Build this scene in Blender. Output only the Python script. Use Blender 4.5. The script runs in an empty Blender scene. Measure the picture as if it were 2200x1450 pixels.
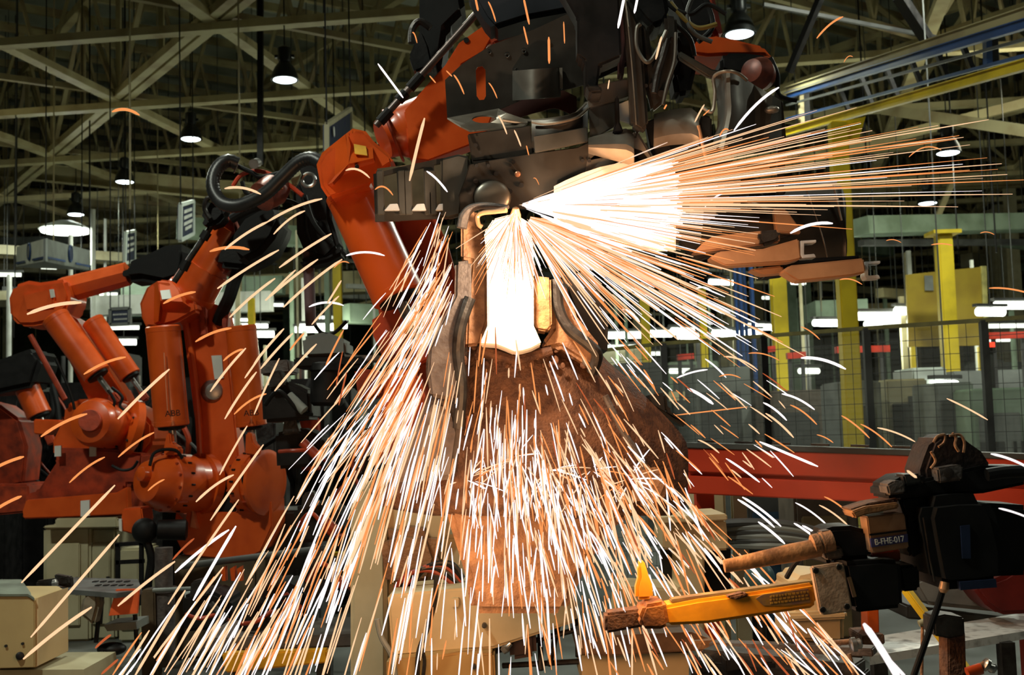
import bpy, bmesh, math, random
from mathutils import Vector, Matrix
R = math.radians
sc = bpy.context.scene
col = sc.collection
# ------------------------------------------------------------------ camera, world, lights, exposure
W0, H0, F = 2200.0, 1450.0, 2500.0
TILT, ROLL = R(4.6), R(1.65)
CAM = Vector((0, 0, 1.6))
_f = Vector((0, math.cos(TILT), math.sin(TILT)))
_r0 = Vector((1, 0, 0)); _u0 = _r0.cross(_f)
_r = _r0*math.cos(ROLL) - _u0*math.sin(ROLL)
_u = _u0*math.cos(ROLL) + _r0*math.sin(ROLL)
cd = bpy.data.cameras.new('camera'); cam = bpy.data.objects.new('camera', cd); col.objects.link(cam)
cam.matrix_world = Matrix(((_r.x, _u.x, -_f.x, CAM.x), (_r.y, _u.y, -_f.y, CAM.y), (_r.z, _u.z, -_f.z, CAM.z), (0, 0, 0, 1)))
cd.sensor_width = 36; cd.lens = 36*F/W0; cd.clip_end = 300; cd.clip_start = .05
cd.dof.use_dof = True; cd.dof.focus_distance = 4.3; cd.dof.aperture_fstop = 5.6
sc.camera = cam
sc.view_settings.view_transform = 'Standard'; sc.view_settings.look = 'None'
sc.view_settings.exposure = 0.0; sc.view_settings.gamma = 1; sc.view_settings.use_curve_mapping = False
sc.cycles.max_bounces = 5; sc.cycles.diffuse_bounces = 3; sc.cycles.glossy_bounces = 2; sc.cycles.use_adaptive_sampling = True; sc.cycles.adaptive_threshold = .04; sc.cycles.sample_clamp_indirect = 3; sc.cycles.caustics_reflective = False; sc.cycles.caustics_refractive = False
world = bpy.data.worlds.new('world'); sc.world = world; world.use_nodes = True
world.node_tree.nodes['Background'].inputs[0].default_value = (.60, .74, .50, 1)
world.node_tree.nodes['Background'].inputs[1].default_value = .02

def ray(px, py):
    return _f + _r*((px-W0/2)/F) - _u*((py-H0/2)/F)
def P(px, py, Y):            # where the sight line meets the plane at distance Y in front
    d = ray(px, py); return CAM + d*(Y/d.y)
def PZ(px, py, z):           # where it meets the level z
    d = ray(px, py); return CAM + d*((z-CAM.z)/d.z)
def K(Y): return Y/F         # metres for one pixel at distance Y

def lamp(name, kind, loc, energy, color, size=.1, rot=None, spread=None, spot=None):
    l = bpy.data.lights.new(name, kind); l.energy = energy; l.color = color
    if kind == 'AREA': l.size = size
    else: l.shadow_soft_size = size
    if spot: l.spot_size = spot; l.spot_blend = .6
    o = bpy.data.objects.new(name, l); o.location = loc
    if rot: o.rotation_euler = rot
    col.objects.link(o); return o
WELD = P(1112, 452, 4.10)
lamp('weld_arc_light', 'POINT', P(1112, 540, 4.04), 52, (1, .70, .45), .03)
lamp('weld_spray_light', 'POINT', P(1320, 450, 4.22), 13, (1, .50, .22), .06)
lamp('spark_shower_light', 'POINT', P(1130, 1040, 3.5), 40, (1, .50, .20), .35)
lamp('spark_shower_light', 'POINT', P(720, 1100, 3.9), 24, (1, .42, .15), .4)
lamp('spark_shower_light', 'POINT', P(900, 1300, 4.2), 16, (1, .58, .28), .3)
lamp('spark_shower_light', 'POINT', P(1440, 1130, 3.3), 14, (1, .52, .2), .2)
for _x, _y, _e in ((-4.2, 2.2, 470), (-2.5, 9.3, 260), (6, 14, 640), (-10, 15, 300), (12, 8, 260), (4, 1.5, 45)):   # unseen overhead lights added to brighten robots, fence and work cell
    lamp('hall_fill_light', 'AREA', (_x, _y, 8.1), _e, (.95, 1, .84), .55, (0, 0, 0))
lamp('hall_fill_light', 'POINT', (-12, 22, 7.6), 52, (1, .90, .52), .5)  # unseen point light added to brighten the roof steel at left
lamp('hall_fill_light', 'POINT', (10, 22, 7.6), 95, (1, .98, .74), .5)  # same on the right, added to lift the roof deck

# ------------------------------------------------------------------ materials
_m = {}
def mat(name, c, rough=.5, metal=0, c2=None, scale=8, mix=.5, bump=0, coat=0, bscale=None, spec=.5):
    if name in _m: return _m[name]
    m = bpy.data.materials.new(name); m.use_nodes = True
    nt = m.node_tree; b = nt.nodes['Principled BSDF']
    b.inputs['Roughness'].default_value = rough; b.inputs['Metallic'].default_value = metal
    b.inputs['Specular IOR Level'].default_value = spec
    if coat: b.inputs['Coat Weight'].default_value = coat; b.inputs['Coat Roughness'].default_value = .15
    tc = nt.nodes.new('ShaderNodeTexCoord')
    n = nt.nodes.new('ShaderNodeTexNoise'); n.inputs['Scale'].default_value = scale; n.inputs['Detail'].default_value = 6
    nt.links.new(tc.outputs['Object'], n.inputs['Vector'])
    rp = nt.nodes.new('ShaderNodeValToRGB')
    c2 = c2 or tuple(x*.62 for x in c)
    rp.color_ramp.elements[0].position = mix-.14; rp.color_ramp.elements[1].position = mix+.14
    rp.color_ramp.elements[0].color = (*c2, 1); rp.color_ramp.elements[1].color = (*c, 1)
    nt.links.new(n.outputs['Fac'], rp.inputs['Fac']); nt.links.new(rp.outputs['Color'], b.inputs['Base Color'])
    rr = nt.nodes.new('ShaderNodeMapRange'); rr.inputs['To Min'].default_value = max(0, rough-.12); rr.inputs['To Max'].default_value = min(1, rough+.15)
    nt.links.new(n.outputs['Fac'], rr.inputs['Value']); nt.links.new(rr.outputs['Result'], b.inputs['Roughness'])
    if bump:
        n2 = nt.nodes.new('ShaderNodeTexNoise'); n2.inputs['Scale'].default_value = bscale or scale*4
        nt.links.new(tc.outputs['Object'], n2.inputs['Vector'])
        bp = nt.nodes.new('ShaderNodeBump'); bp.inputs['Strength'].default_value = bump; bp.inputs['Distance'].default_value = .01
        nt.links.new(n2.outputs['Fac'], bp.inputs['Height']); nt.links.new(bp.outputs['Normal'], b.inputs['Normal'])
    _m[name] = m; return m
def emit(name, c, s, sample=True):
    if name in _m: return _m[name]
    m = bpy.data.materials.new(name); m.use_nodes = True; nt = m.node_tree
    nt.nodes.remove(nt.nodes['Principled BSDF'])
    e = nt.nodes.new('ShaderNodeEmission'); e.inputs[0].default_value = (*c, 1); e.inputs[1].default_value = s
    nt.links.new(e.outputs[0], nt.nodes['Material Output'].inputs[0])
    if not sample: m.cycles.emission_sampling = 'NONE'
    _m[name] = m; return m
ORANGE = mat('robot_orange_paint', (.66, .092, .009), .33, 0, (.50, .058, .006), 5, .42, .03, .35)
DORANGE = mat('grimy_orange_paint', (.42, .045, .008), .45, 0, (.18, .022, .008), 9, .48, .1)
BLACK = mat('black_rubber', (.008, .008, .008), .6, 0, (.004, .004, .004), 12, spec=.22)
BLACKM = mat('black_machinery', (.009, .008, .008), .5, 0, (.004, .004, .004), 10, .5, .1, spec=.25)
DARKST = mat('dark_steel', (.06, .058, .055), .42, .7, (.025, .02, .018), 14, .5, .2)
STEEL = mat('machined_steel', (.45, .45, .44), .3, .9, (.3, .29, .27), 12)
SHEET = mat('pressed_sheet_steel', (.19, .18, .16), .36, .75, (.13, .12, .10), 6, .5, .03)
SHEETD = mat('pressed_sheet_steel_dark', (.075, .066, .056), .38, .65, (.048, .040, .033), 6, .5, .03)  # same pressed steel in a darker tone
SHEETL = mat('sheet_steel_weld_lit', (.36, .32, .27), .36, .75, (.26, .21, .16), 7)  # lighter copy of the sheet steel, weld light put into its colour
SPATTER = mat('spatter_crusted_steel', (.16, .075, .04), .75, .15, (.06, .025, .014), 22, .5, .7)
SPATL = mat('scorched_gun_steel', (.34, .18, .09), .6, .2, (.17, .08, .04), 16, .48, .5)
SPATG = mat('grey_gun_casting', (.13, .11, .10), .6, .3, (.07, .055, .05), 14, .5, .4)
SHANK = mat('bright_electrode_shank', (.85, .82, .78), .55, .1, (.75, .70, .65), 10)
COPPER = mat('copper_toned_steel', (.66, .36, .19), .38, .45, (.50, .26, .13), 7, .45, .05)
CREAM = mat('cream_painted_steel', (.42, .39, .25), .55, 0, (.30, .26, .15), 3, .42)
CREAMB = mat('cream_beam_paint', (.60, .54, .30), .6, 0, (.36, .26, .12), 1.5, .42)
CREAMD = mat('cream_beam_weathered', (.40, .35, .18), .65, 0, (.20, .14, .07), 1.2, .45)
TAN = mat('tan_cabinet_paint', (.60, .46, .26), .5, 0, (.42, .31, .16), 3, .4, .02)
YELLOW = mat('yellow_column_paint', (.70, .52, .012), .5, 0, (.42, .31, .012), 2, .42)
YELARM = mat('worn_yellow_warm_lit', (.85, .36, .012), .45, 0, (.55, .24, .02), 9, .42, .08)  # worn yellow, base shifted to orange for the weld light on it
BLUE = mat('blue_rail_paint', (.02, .07, .24), .45, .1, (.012, .04, .13), 2)
DBLUE = mat('dark_blue_sign', (.008, .016, .06), .5, 0, (.01, .02, .05), 3)
GREY = mat('grey_machine_paint', (.22, .24, .22), .55, 0, (.14, .15, .14), 3)
GREYD = mat('dark_grey_machine_paint', (.07, .075, .07), .55, 0, (.035, .035, .035), 3)
GREEN = mat('pale_green_paint', (.30, .40, .30), .55, 0, (.18, .25, .17), 2)
WHITE = mat('white_paint', (.72, .74, .70), .5, 0, (.55, .57, .52), 3)
PALE = mat('pale_sign_paint', (.62, .68, .64), .5, 0, (.52, .58, .54), 3)
FLOORM = mat('concrete_floor_paint', (.12, .13, .12), .45, 0, (.06, .06, .055), 1.2, .5, .05)
DECK = mat('grey_roof_deck', (.50, .54, .44), .7, 0, (.30, .33, .26), .6)
WALLM = mat('hall_wall_cladding', (.24, .28, .18), .7, 0, (.10, .12, .07), .5)
HOSE = mat('black_corrugated_hose', (.022, .024, .026), .38, 0, (.012, .012, .012), 10)
SHADE = mat('dark_lamp_shade', (.02, .025, .024), .35, .4, (.01, .01, .01), 5)
RED = mat('red_guard_paint', (.35, .012, .006), .5, 0, (.16, .008, .005), 4)
BRONZE = mat('scorched_copper_tube', (.42, .21, .09), .5, .35, (.14, .065, .03), 14, .47, .3)
PLATE = mat('spatter_flecked_plate', (.46, .32, .22), .55, .15, (.26, .16, .10), 24, .40, .15)
TABLE = mat('flecked_grey_table', (.80, .82, .80), .5, 0, (.16, .15, .14), 16, .36)
L_LAMP = emit('lit_lamp_white', (.82, .97, 1.0), 9)
L_TUBE = emit('lit_tube_greenwhite', (.93, 1.0, .86), 6)
L_DIM = emit('lit_tube_soft', (.93, 1.0, .84), 2.2)
L_RED = emit('lit_red_indicator', (1, .05, .02), 2.2)
S_WHITE = emit('spark_white_hot', (1, .90, .90), 1.45, False)
S_WARM = emit('spark_yellow_hot', (1, .60, .335), 1.16, False)
S_ORANGE = emit('spark_orange', (1, .34, .10), 1.0, False)
S_DULL = emit('spark_dull_red', (.75, .16, .05), .7, False)

# ------------------------------------------------------------------ mesh building
class MB:
    def __init__(s): s.bm = bmesh.new()
    def prism(s, pts, holes=(), depth=(0, .1, 0), bevel=0):
        """pts: world points of an outline; extruded by the vector depth"""
        bm = s.bm; d = Vector(depth); edges = []; before = set(bm.faces)
        def loop(ps):
            vs = [bm.verts.new(p) for p in ps]
            return [bm.edges.new((vs[i], vs[(i+1) % len(vs)])) for i in range(len(vs))], vs
        if not holes:
            e, vs = loop(pts); f = [bm.faces.new(vs)]
        else:
            e, vs = loop(pts); edges += e
            for h in holes: edges += loop(h)[0]
            r = bmesh.ops.triangle_fill(bm, use_beauty=True, use_dissolve=False, edges=edges)
            f = [g for g in r['geom'] if isinstance(g, bmesh.types.BMFace)]
        r = bmesh.ops.extrude_face_region(bm, geom=f, use_keep_orig=True)
        nv = [g for g in r['geom'] if isinstance(g, bmesh.types.BMVert)]
        bmesh.ops.translate(bm, verts=nv, vec=d)
        new = [g for g in bm.faces if g not in before]
        bmesh.ops.recalc_face_normals(bm, faces=new)
        if bevel:
            es = [x for x in {e for g in new for e in g.edges} if len(x.link_faces) == 2 and x.calc_face_angle(0) > .5]
            bmesh.ops.bevel(bm, geom=es, offset=bevel, segments=2, affect='EDGES', clamp_overlap=True)
        return s
    def px(s, pts, Y, T, holes=(), bevel=0, yaw=0):
        """outline given by sight lines met at distance Y (+ optional third value), thickness T going away"""
        g = lambda q: [P(p[0], p[1], Y + (p[2] if len(p) > 2 else 0) + yaw*(p[0]-1100)*K(Y)) for p in q]
        return s.prism(g(pts), [g(h) for h in holes], (0, T, 0), bevel)
    def box(s, c, size, rot=None, bevel=0):
        bm = s.bm; m = Matrix.Translation(Vector(c)) @ (rot.to_4x4() if rot else Matrix()) @ Matrix.Diagonal((*size, 1))
        r = bmesh.ops.create_cube(bm, size=1, matrix=m)
        if bevel:
            es = list({e for v in r['verts'] for e in v.link_edges})
            bmesh.ops.bevel(bm, geom=es, offset=bevel, segments=2, affect='EDGES', clamp_overlap=True)
        return s
    def frame(s, p, q, up=Vector((0, 0, 1))):
        d = (Vector(q)-Vector(p)).normalized()
        if abs(d.dot(up)) > .98: up = Vector((1, 0, 0)) if abs(d.x) < .9 else Vector((0, 1, 0))
        x = d.cross(up).normalized(); z = x.cross(d).normalized()
        return Matrix((x, d, z)).transposed()
    def bar(s, p, q, w, h, bevel=0, up=Vector((0, 0, 1))):
        p = Vector(p); q = Vector(q)
        return s.box((p+q)/2, (w, (q-p).length, h), s.frame(p, q, up), bevel)
    def ibeam(s, p, q, w, h, t=.02, up=Vector((0, 0, 1))):
        p = Vector(p); q = Vector(q); M = s.frame(p, q, up); L = (q-p).length; c = (p+q)/2; z = M @ Vector((0, 0, 1))
        s.box(c+z*(h/2-t/2), (w, L, t), M); s.box(c-z*(h/2-t/2), (w, L, t), M); s.box(c, (t*.8, L, h-2*t), M)
        return s
    def cyl(s, p, q, r1, r2=None, seg=28, bevel=0, caps=True):
        p = Vector(p); q = Vector(q); r2 = r1 if r2 is None else r2
        z = (q-p).normalized(); M = z.to_track_quat('Z', 'Y').to_matrix().to_4x4(); M.translation = (p+q)/2
        r = bmesh.ops.create_cone(s.bm, cap_ends=caps, segments=seg, radius1=r1, radius2=r2, depth=(q-p).length, matrix=M)
        if bevel:
            es = [e for e in {e for v in r['verts'] for e in v.link_edges} if any(len(f.verts) > 4 for f in e.link_faces)]
            bmesh.ops.bevel(s.bm, geom=es, offset=bevel, segments=3, affect='EDGES', clamp_overlap=True)
        return s
    def lathe(s, p, q, prof, seg=32):
        """prof: list of (t along p->q in metres, radius)"""
        p = Vector(p); z = (Vector(q)-p).normalized(); M = z.to_track_quat('Z', 'Y').to_matrix()
        rings = []
        for t, r in prof:
            rings.append([s.bm.verts.new(p + z*t + M @ Vector((math.cos(a)*max(r, 1e-4), math.sin(a)*max(r, 1e-4), 0))) for a in [2*math.pi*i/seg for i in range(seg)]])
        for a, b in zip(rings, rings[1:]):
            for i in range(seg): s.bm.faces.new((a[i], a[(i+1) % seg], b[(i+1) % seg], b[i]))
        s.bm.faces.new(rings[0][::-1]); s.bm.faces.new(rings[-1])
        return s
    def tube(s, pts, r, seg=10, ribs=0, smooth=True, closed=False, radii=None):
        pts = [Vector(p) for p in pts]
        if smooth and len(pts) > 2: pts, radii = spline(pts, 8, radii)
        if ribs:
            L = sum((b-a).length for a, b in zip(pts, pts[1:])); n = max(8, int(L/ribs)*2)
            pts, radii = resample(pts, n), None
        rings = []; prev = None
        for i, p in enumerate(pts):
            d = (pts[min(i+1, len(pts)-1)] - pts[max(i-1, 0)]).normalized()
            if prev is None: x = d.orthogonal().normalized()
            else:
                x = prev - d*prev.dot(d)
                x = x.normalized() if x.length > 1e-6 else d.orthogonal().normalized()
            prev = x; y = d.cross(x)
            rr = (radii[i] if radii else r) * (1 if not ribs or i % 2 else .93)
            rings.append([s.bm.verts.new(p + (x*math.cos(a)+y*math.sin(a))*rr) for a in [2*math.pi*k/seg for k in range(seg)]])
        for a, b in zip(rings, rings[1:]):
            for i in range(seg): s.bm.faces.new((a[i], a[(i+1) % seg], b[(i+1) % seg], b[i]))
        s.bm.faces.new(rings[0][::-1]); s.bm.faces.new(rings[-1])
        return s
    def sheet(s, rows, T=.006, sub=3):
        """a curved sheet through a grid of world points, with thickness T"""
        rows = [spline([Vector(p) for p in r], sub)[0] for r in rows] if len(rows[0]) > 2 else [[Vector(p) for p in r] for r in rows]
        if len(rows) > 2:
            cols = [spline([r[i] for r in rows], sub)[0] for i in range(len(rows[0]))]
            rows = [list(c) for c in zip(*cols)]
        n, m = len(rows), len(rows[0]); A = []; B = []
        for i in range(n):
            ra, rb = [], []
            for j in range(m):
                du = rows[i][min(j+1, m-1)]-rows[i][max(j-1, 0)]; dv = rows[min(i+1, n-1)][j]-rows[max(i-1, 0)][j]
                no = du.cross(dv); no = no.normalized() if no.length > 1e-9 else Vector((0, 1, 0))
                if no.y < 0: no = -no
                ra.append(s.bm.verts.new(rows[i][j])); rb.append(s.bm.verts.new(rows[i][j]+no*T))
            A.append(ra); B.append(rb)
        for i in range(n-1):
            for j in range(m-1):
                s.bm.faces.new((A[i][j], A[i][j+1], A[i+1][j+1], A[i+1][j])); s.bm.faces.new((B[i][j], B[i+1][j], B[i+1][j+1], B[i][j+1]))
        for i in range(n-1):
            s.bm.faces.new((A[i][0], A[i+1][0], B[i+1][0], B[i][0])); s.bm.faces.new((A[i][-1], B[i][-1], B[i+1][-1], A[i+1][-1]))
        for j in range(m-1):
            s.bm.faces.new((A[0][j], B[0][j], B[0][j+1], A[0][j+1])); s.bm.faces.new((A[-1][j], A[-1][j+1], B[-1][j+1], B[-1][j]))
        return s
    def ball(s, c, r, scale=(1, 1, 1), seg=20):
        bmesh.ops.create_uvsphere(s.bm, u_segments=seg, v_segments=seg//2+2, radius=r, matrix=Matrix.Translation(Vector(c)) @ Matrix.Diagonal((*scale, 1)))
        return s
    def build(s, name, m, parent=None, label=None, smooth=True, origin=None):
        bm = s.bm
        bmesh.ops.recalc_face_normals(bm, faces=bm.faces)
        if parent is not None: org = parent.location.copy()
        elif origin is not None: org = Vector(origin)
        else:
            xs = [v.co for v in bm.verts]
            org = Vector(((min(v.x for v in xs)+max(v.x for v in xs))/2, (min(v.y for v in xs)+max(v.y for v in xs))/2, min(v.z for v in xs)))
        bmesh.ops.translate(bm, verts=bm.verts, vec=-org)
        me = bpy.data.meshes.new(name)
        if smooth:
            for f in bm.faces: f.smooth = True
            for e in bm.edges:
                if len(e.link_faces) == 2 and e.calc_face_angle(0) > .6: e.smooth = False
        bm.to_mesh(me); bm.free(); me.materials.append(m)
        o = bpy.data.objects.new(name, me); col.objects.link(o)
        if parent is not None:
            o.parent = parent
            # parent may be a part itself, whose own location is already relative
            if parent.parent is not None: o.location = -parent.location*0
        else: o.location = org
        if label: o['label'] = label
        return o
def spline(pts, n, radii=None):
    out, ro = [], []
    for i in range(len(pts)-1):
        p0, p1, p2, p3 = pts[max(i-1, 0)], pts[i], pts[i+1], pts[min(i+2, len(pts)-1)]
        for k in range(n):
            t = k/n
            out.append(.5*((2*p1)+(p2-p0)*t+(2*p0-5*p1+4*p2-p3)*t*t+(3*p1-p0-3*p2+p3)*t**3))
            if radii: ro.append(radii[i]*(1-t)+radii[i+1]*t)
    out.append(pts[-1])
    if radii: ro.append(radii[-1])
    return out, (ro if radii else None)
def resample(pts, n):
    acc = [0]
    for a, b in zip(pts, pts[1:]): acc.append(acc[-1]+(b-a).length)
    out = []; j = 0
    for i in range(n+1):
        t = acc[-1]*i/n
        while j < len(pts)-2 and acc[j+1] < t: j += 1
        u = (t-acc[j])/max(acc[j+1]-acc[j], 1e-9); out.append(pts[j].lerp(pts[j+1], min(max(u, 0), 1)))
    return out
def tag(o, label, cat, group=None, kind=None):
    o['label'] = label; o['category'] = cat
    if group: o['group'] = group
    if kind: o['kind'] = kind
    return o
def thing(name, label, cat, loc, group=None):
    o = bpy.data.objects.new(name, None); col.objects.link(o); o.location = loc; o.empty_display_size = .1
    return tag(o, label, cat, group)
def wparent(o):              # world origin of a thing or part
    v = Vector((0, 0, 0))
    while o is not None: v += o.location; o = o.parent
    return v
def part(name, mb, m, parent, label=None, smooth=True):
    org = wparent(parent)
    o = mb.build(name, m, None, label, smooth, origin=org)
    o.location = (0, 0, 0); o.parent = parent
    return o
def solo(name, mb, m, label, cat, group=None, kind=None, smooth=True):
    return tag(mb.build(name, m, None, None, smooth), label, cat, group, kind)
def struct(name, mb, m, label=None):
    o = mb.build(name, m, None, None, False); o['kind'] = 'structure'
    if label: o['label'] = label; o['category'] = 'structure'
    return o
def dup(o, loc, label=None, rz=None):
    c = o.copy(); col.objects.link(c); c.location = loc
    if label: c['label'] = label
    if rz is not None: c.rotation_euler = (0, 0, rz)
    for ch in list(o.children):
        k = ch.copy(); col.objects.link(k); k.parent = c
        for g in list(ch.children):
            h = g.copy(); col.objects.link(h); h.parent = k
    return c
def text_part(s, size, M, m, parent, name='lettering', ext=.001, label=None):
    cu = bpy.data.curves.new('t', 'FONT'); cu.body = s; cu.size = size; cu.extrude = ext; cu.align_x = 'CENTER'; cu.align_y = 'CENTER'
    t = bpy.data.objects.new('t', cu); col.objects.link(t)
    me = bpy.data.meshes.new_from_object(t.evaluated_get(bpy.context.evaluated_depsgraph_get()))
    bpy.data.objects.remove(t)
    mb = MB(); mb.bm.from_mesh(me); bpy.data.meshes.remove(me)
    bmesh.ops.transform(mb.bm, matrix=M, verts=mb.bm.verts)
    return part(name, mb, m, parent, label, smooth=False)
def facing(loc, rx=0, ry=0, rz=0):    # text standing upright and facing the camera side
    return Matrix.Translation(loc) @ Matrix.Rotation(rz, 4, 'Z') @ Matrix.Rotation(ry, 4, 'Y') @ Matrix.Rotation(R(90)+rx, 4, 'X')
def circ(cx, cy, rx, ry=None, n=16, rot=0):
    ry = ry or rx; o = []
    for i in range(n):
        a = 2*math.pi*i/n; x, y = rx*math.cos(a), ry*math.sin(a)
        o.append((cx+x*math.cos(rot)-y*math.sin(rot), cy+x*math.sin(rot)+y*math.cos(rot)))
    return o
random.seed(7)
# ------------------------------------------------------------------ the hall: floor, roof deck, far walls
struct('floor', MB().box((0, 35, -.1), (150, 110, .2)), FLOORM)
struct('ceiling', MB().box((0, 40, 13.6), (170, 120, .15)), DECK)
struct('wall_back', MB().box((0, 88, 6.5), (170, .3, 14)), WALLM)
struct('wall_left', MB().box((-62, 40, 6.5), (.3, 96, 14)), WALLM)
struct('wall_right', MB().box((62, 40, 6.5), (.3, 96, 14)), WALLM)
ZC = 9.0
NA = PZ(460, 40, ZC); NB = PZ(255, 212, ZC)
D1 = (NB-NA).normalized(); D2 = Vector((-D1.y, D1.x, 0))*-1      # D1 recedes to the left, D2 recedes to the right
LB = (NB-NA).length; LW = 6.2
def node(i, j, z=0): return NA + D1*(LB*i) + D2*(LW*j) + Vector((0, 0, z))
def insight(p, m=250):
    d = p-CAM; dy = d.dot(_f)
    if dy < 1: return False
    x = W0/2 + F*d.dot(_r)/dy; y = H0/2 - F*d.dot(_u)/dy
    return -m < x < W0+m and -m < y < H0+m and p.y < 70
rank = ['nearest', 'second nearest', 'third', 'fourth', 'fifth', 'sixth', 'seventh', 'eighth', 'ninth', 'tenth', 'eleventh']
# main trusses along D1: bottom chord (double angle), top chord, webs
nt = 0
for j in range(-4, 8):
    ii = [i for i in range(-5, 9) if insight(node(i, j), 700) or insight(node(i+1, j), 700)]
    if not ii: continue
    a, b = min(ii), max(ii)+1
    t = thing('roof_truss', '', 'truss', node(a, j), 'roof trusses running back to the left')
    t['label'] = 'cream steel roof truss running back to the left above the work cells'
    m = MB(); s_ = D2*.09
    for sg in (-1, 1): m.bar(node(a, j)+s_*sg*1.3, node(b, j)+s_*sg*1.3, .17, .16)
    part('bottom_chord', m, CREAMB, t)
    part('top_chord', MB().bar(node(a, j, 3), node(b, j, 3), .2, .2), CREAMD, t)
    for i in range(a, b):
        for p, q in ((node(i, j), node(i, j, 3)), (node(i, j), node(i+.5, j, 3)), (node(i+.5, j, 3), node(i+1, j)), (node(i+.5, j), node(i+.5, j, 3))):
            if insight(p, 300) or insight(q, 300): part('web_member', MB().bar(p, q, .1, .1), CREAMD, t)
        if j % 2 == 0 or True:
            part('gusset_plate', MB().bar(node(i, j, -.08)-D1*.22, node(i, j, -.08)+D1*.22, .42, .012), CREAMD, t)
# trusses across, along D2
for i in range(-5, 9):
    jj = [j for j in range(-5, 8) if insight(node(i, j), 600) or insight(node(i, j+1), 600)]
    if not jj: continue
    a, b = min(jj), max(jj)+1
    t = thing('cross_truss', 'cream steel cross truss rising to the right under the roof deck', 'truss', node(i, a), 'cross trusses under the roof')
    part('bottom_chord', MB().bar(node(i, a, .12), node(i, b, .12), .12, .12), CREAMD, t)
    part('top_chord', MB().bar(node(i, a, 3.1), node(i, b, 3.1), .16, .16), CREAMD, t)
    for j in range(a, b):
        for u in (0, .25, .5, .75):
            p, q, r2 = node(i, j+u, .12), node(i, j+u+.125, 3.1), node(i, j+u+.25, .12)
            if insight(p, 150):
                part('web_member', MB().bar(p, q, .07, .07), CREAMD, t); part('web_member', MB().bar(q, r2, .07, .07), CREAMD, t)
# flat cross bracing in the plane of the bottom chords
for j in range(-4, 8):
    for i in range(-5, 9):
        a, b, c, d = node(i, j, -.04), node(i+1, j, -.04), node(i, j+1, -.04), node(i+1, j+1, -.04)
        if not (insight(a, 300) or insight(b, 300) or insight(c, 300) or insight(d, 300)): continue
        for p, q in ((a, d), (b+Vector((0, 0, -.13)), c+Vector((0, 0, -.13)))):
            solo('roof_brace', MB().bar(p, q, .24, .14), CREAMB, 'cream diagonal roof brace lying flat between two truss chords', 'brace', 'flat diagonal roof braces')
# purlins and roof monitor strips
for k in range(-14, 34):
    a = NA + D1*(k*1.65-6) + Vector((0, 0, 4.0)); p = a - D2*40; q = a + D2*70
    solo('roof_purlin', MB().bar(p, q, .09, .22), CREAMD, 'thin steel purlin right under the grey roof deck', 'purlin', 'purlins under the roof deck')
for k in range(-3, 9):
    a = NA + D2*(k*LW+3.1) + Vector((0, 0, 3.35)); p = a - D1*16; q = a + D1*66
    solo('roof_joist', MB().ibeam(p, q, .16, .34), CREAMD, 'steel roof joist running back to the left beneath the purlins', 'joist', 'joists beneath the purlins')

# long members that show one by one
def beam(label, x0, y0, Y0, x1, y1, Y1, w, h, m, cat='beam', name='ceiling_beam', kind='bar', group=None):
    mb = MB(); getattr(mb, kind)(P(x0, y0, Y0), P(x1, y1, Y1), w, h)
    return solo(name, mb, m, label, cat, group)
beam('pale green beam crossing the left ceiling at lamp height', -20, 360, 34, 600, 420, 30, .4, .5, CREAMB, kind='ibeam')
beam('long pale beam with a lit underside behind the leftmost hanging signs', 60, 425, 40, 480, 448, 38, .5, .6, CREAMB, kind='ibeam')
beam('thick cream duct spanning the left background at sign height', -20, 470, 45, 700, 490, 42, .9, .9, CREAMB, name='air_duct', cat='duct')
beam('cream girder low across the left background', -20, 560, 48, 720, 575, 44, .6, .7, CREAMB, kind='ibeam')
beam('cream girder behind the robot hose', 560, 300, 33, 1000, 345, 31, .3, .4, CREAMB, kind='ibeam')
beam('grey-green duct across the right background above the yellow post', 1845, 487, 24, 2230, 478, 26, .6, .36, GREEN, name='air_duct', cat='duct')
beam('dark rail under the grey-green duct', 1850, 522, 24, 2230, 520, 26, .2, .12, GREYD)
beam('pale green trunking along the right background at the lit strips', 1740, 672, 30, 1850, 668, 30, 1.2, .5, GREEN, name='trunking', cat='trunking')
beam('cream girder at upper right under the ceiling', 1690, 405, 34, 2230, 385, 36, .35, .45, CREAMB, kind='ibeam')
beam('pale strut slanting down from the yellow monorail', 1900, 235, 22, 2230, 285, 19, .12, .2, CREAMB)
beam('pale strut crossing under the monorail to the right', 1720, 345, 26, 2230, 215, 24, .12, .2, CREAMB)
beam('pale hanger strut leaning beside the small right lamp', 2010, 475, 28, 2045, 395, 28, .12, .12, CREAMB)
beam('thin dark pipe high across the upper right corner', 1640, 10, 16, 2020, 82, 17, .05, .05, GREYD, name='pipe', cat='pipe')
beam('black brace leaning at the upper right behind the lamp', 1695, 155, 15, 1765, -10, 14.5, .08, .08, BLACKM)
beam('dark brace leaning from the top right toward the blue rail', 1930, -10, 15, 1992, 85, 15.5, .14, .14, BLACKM)
beam('dark hanger column behind the robot hose', 560, -20, 21, 559, 352, 21, .10, .10, BLACKM, name='hanger', cat='hanger')
beam('cream duct running low behind the central robot', 430, 620, 40, 960, 600, 38, .8, .7, CREAMB, name='air_duct', cat='duct')
beam('cream pipe run behind the sparks at mid left', 430, 520, 36, 960, 505, 34, .35, .3, CREAMB, name='pipe', cat='pipe')

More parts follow.
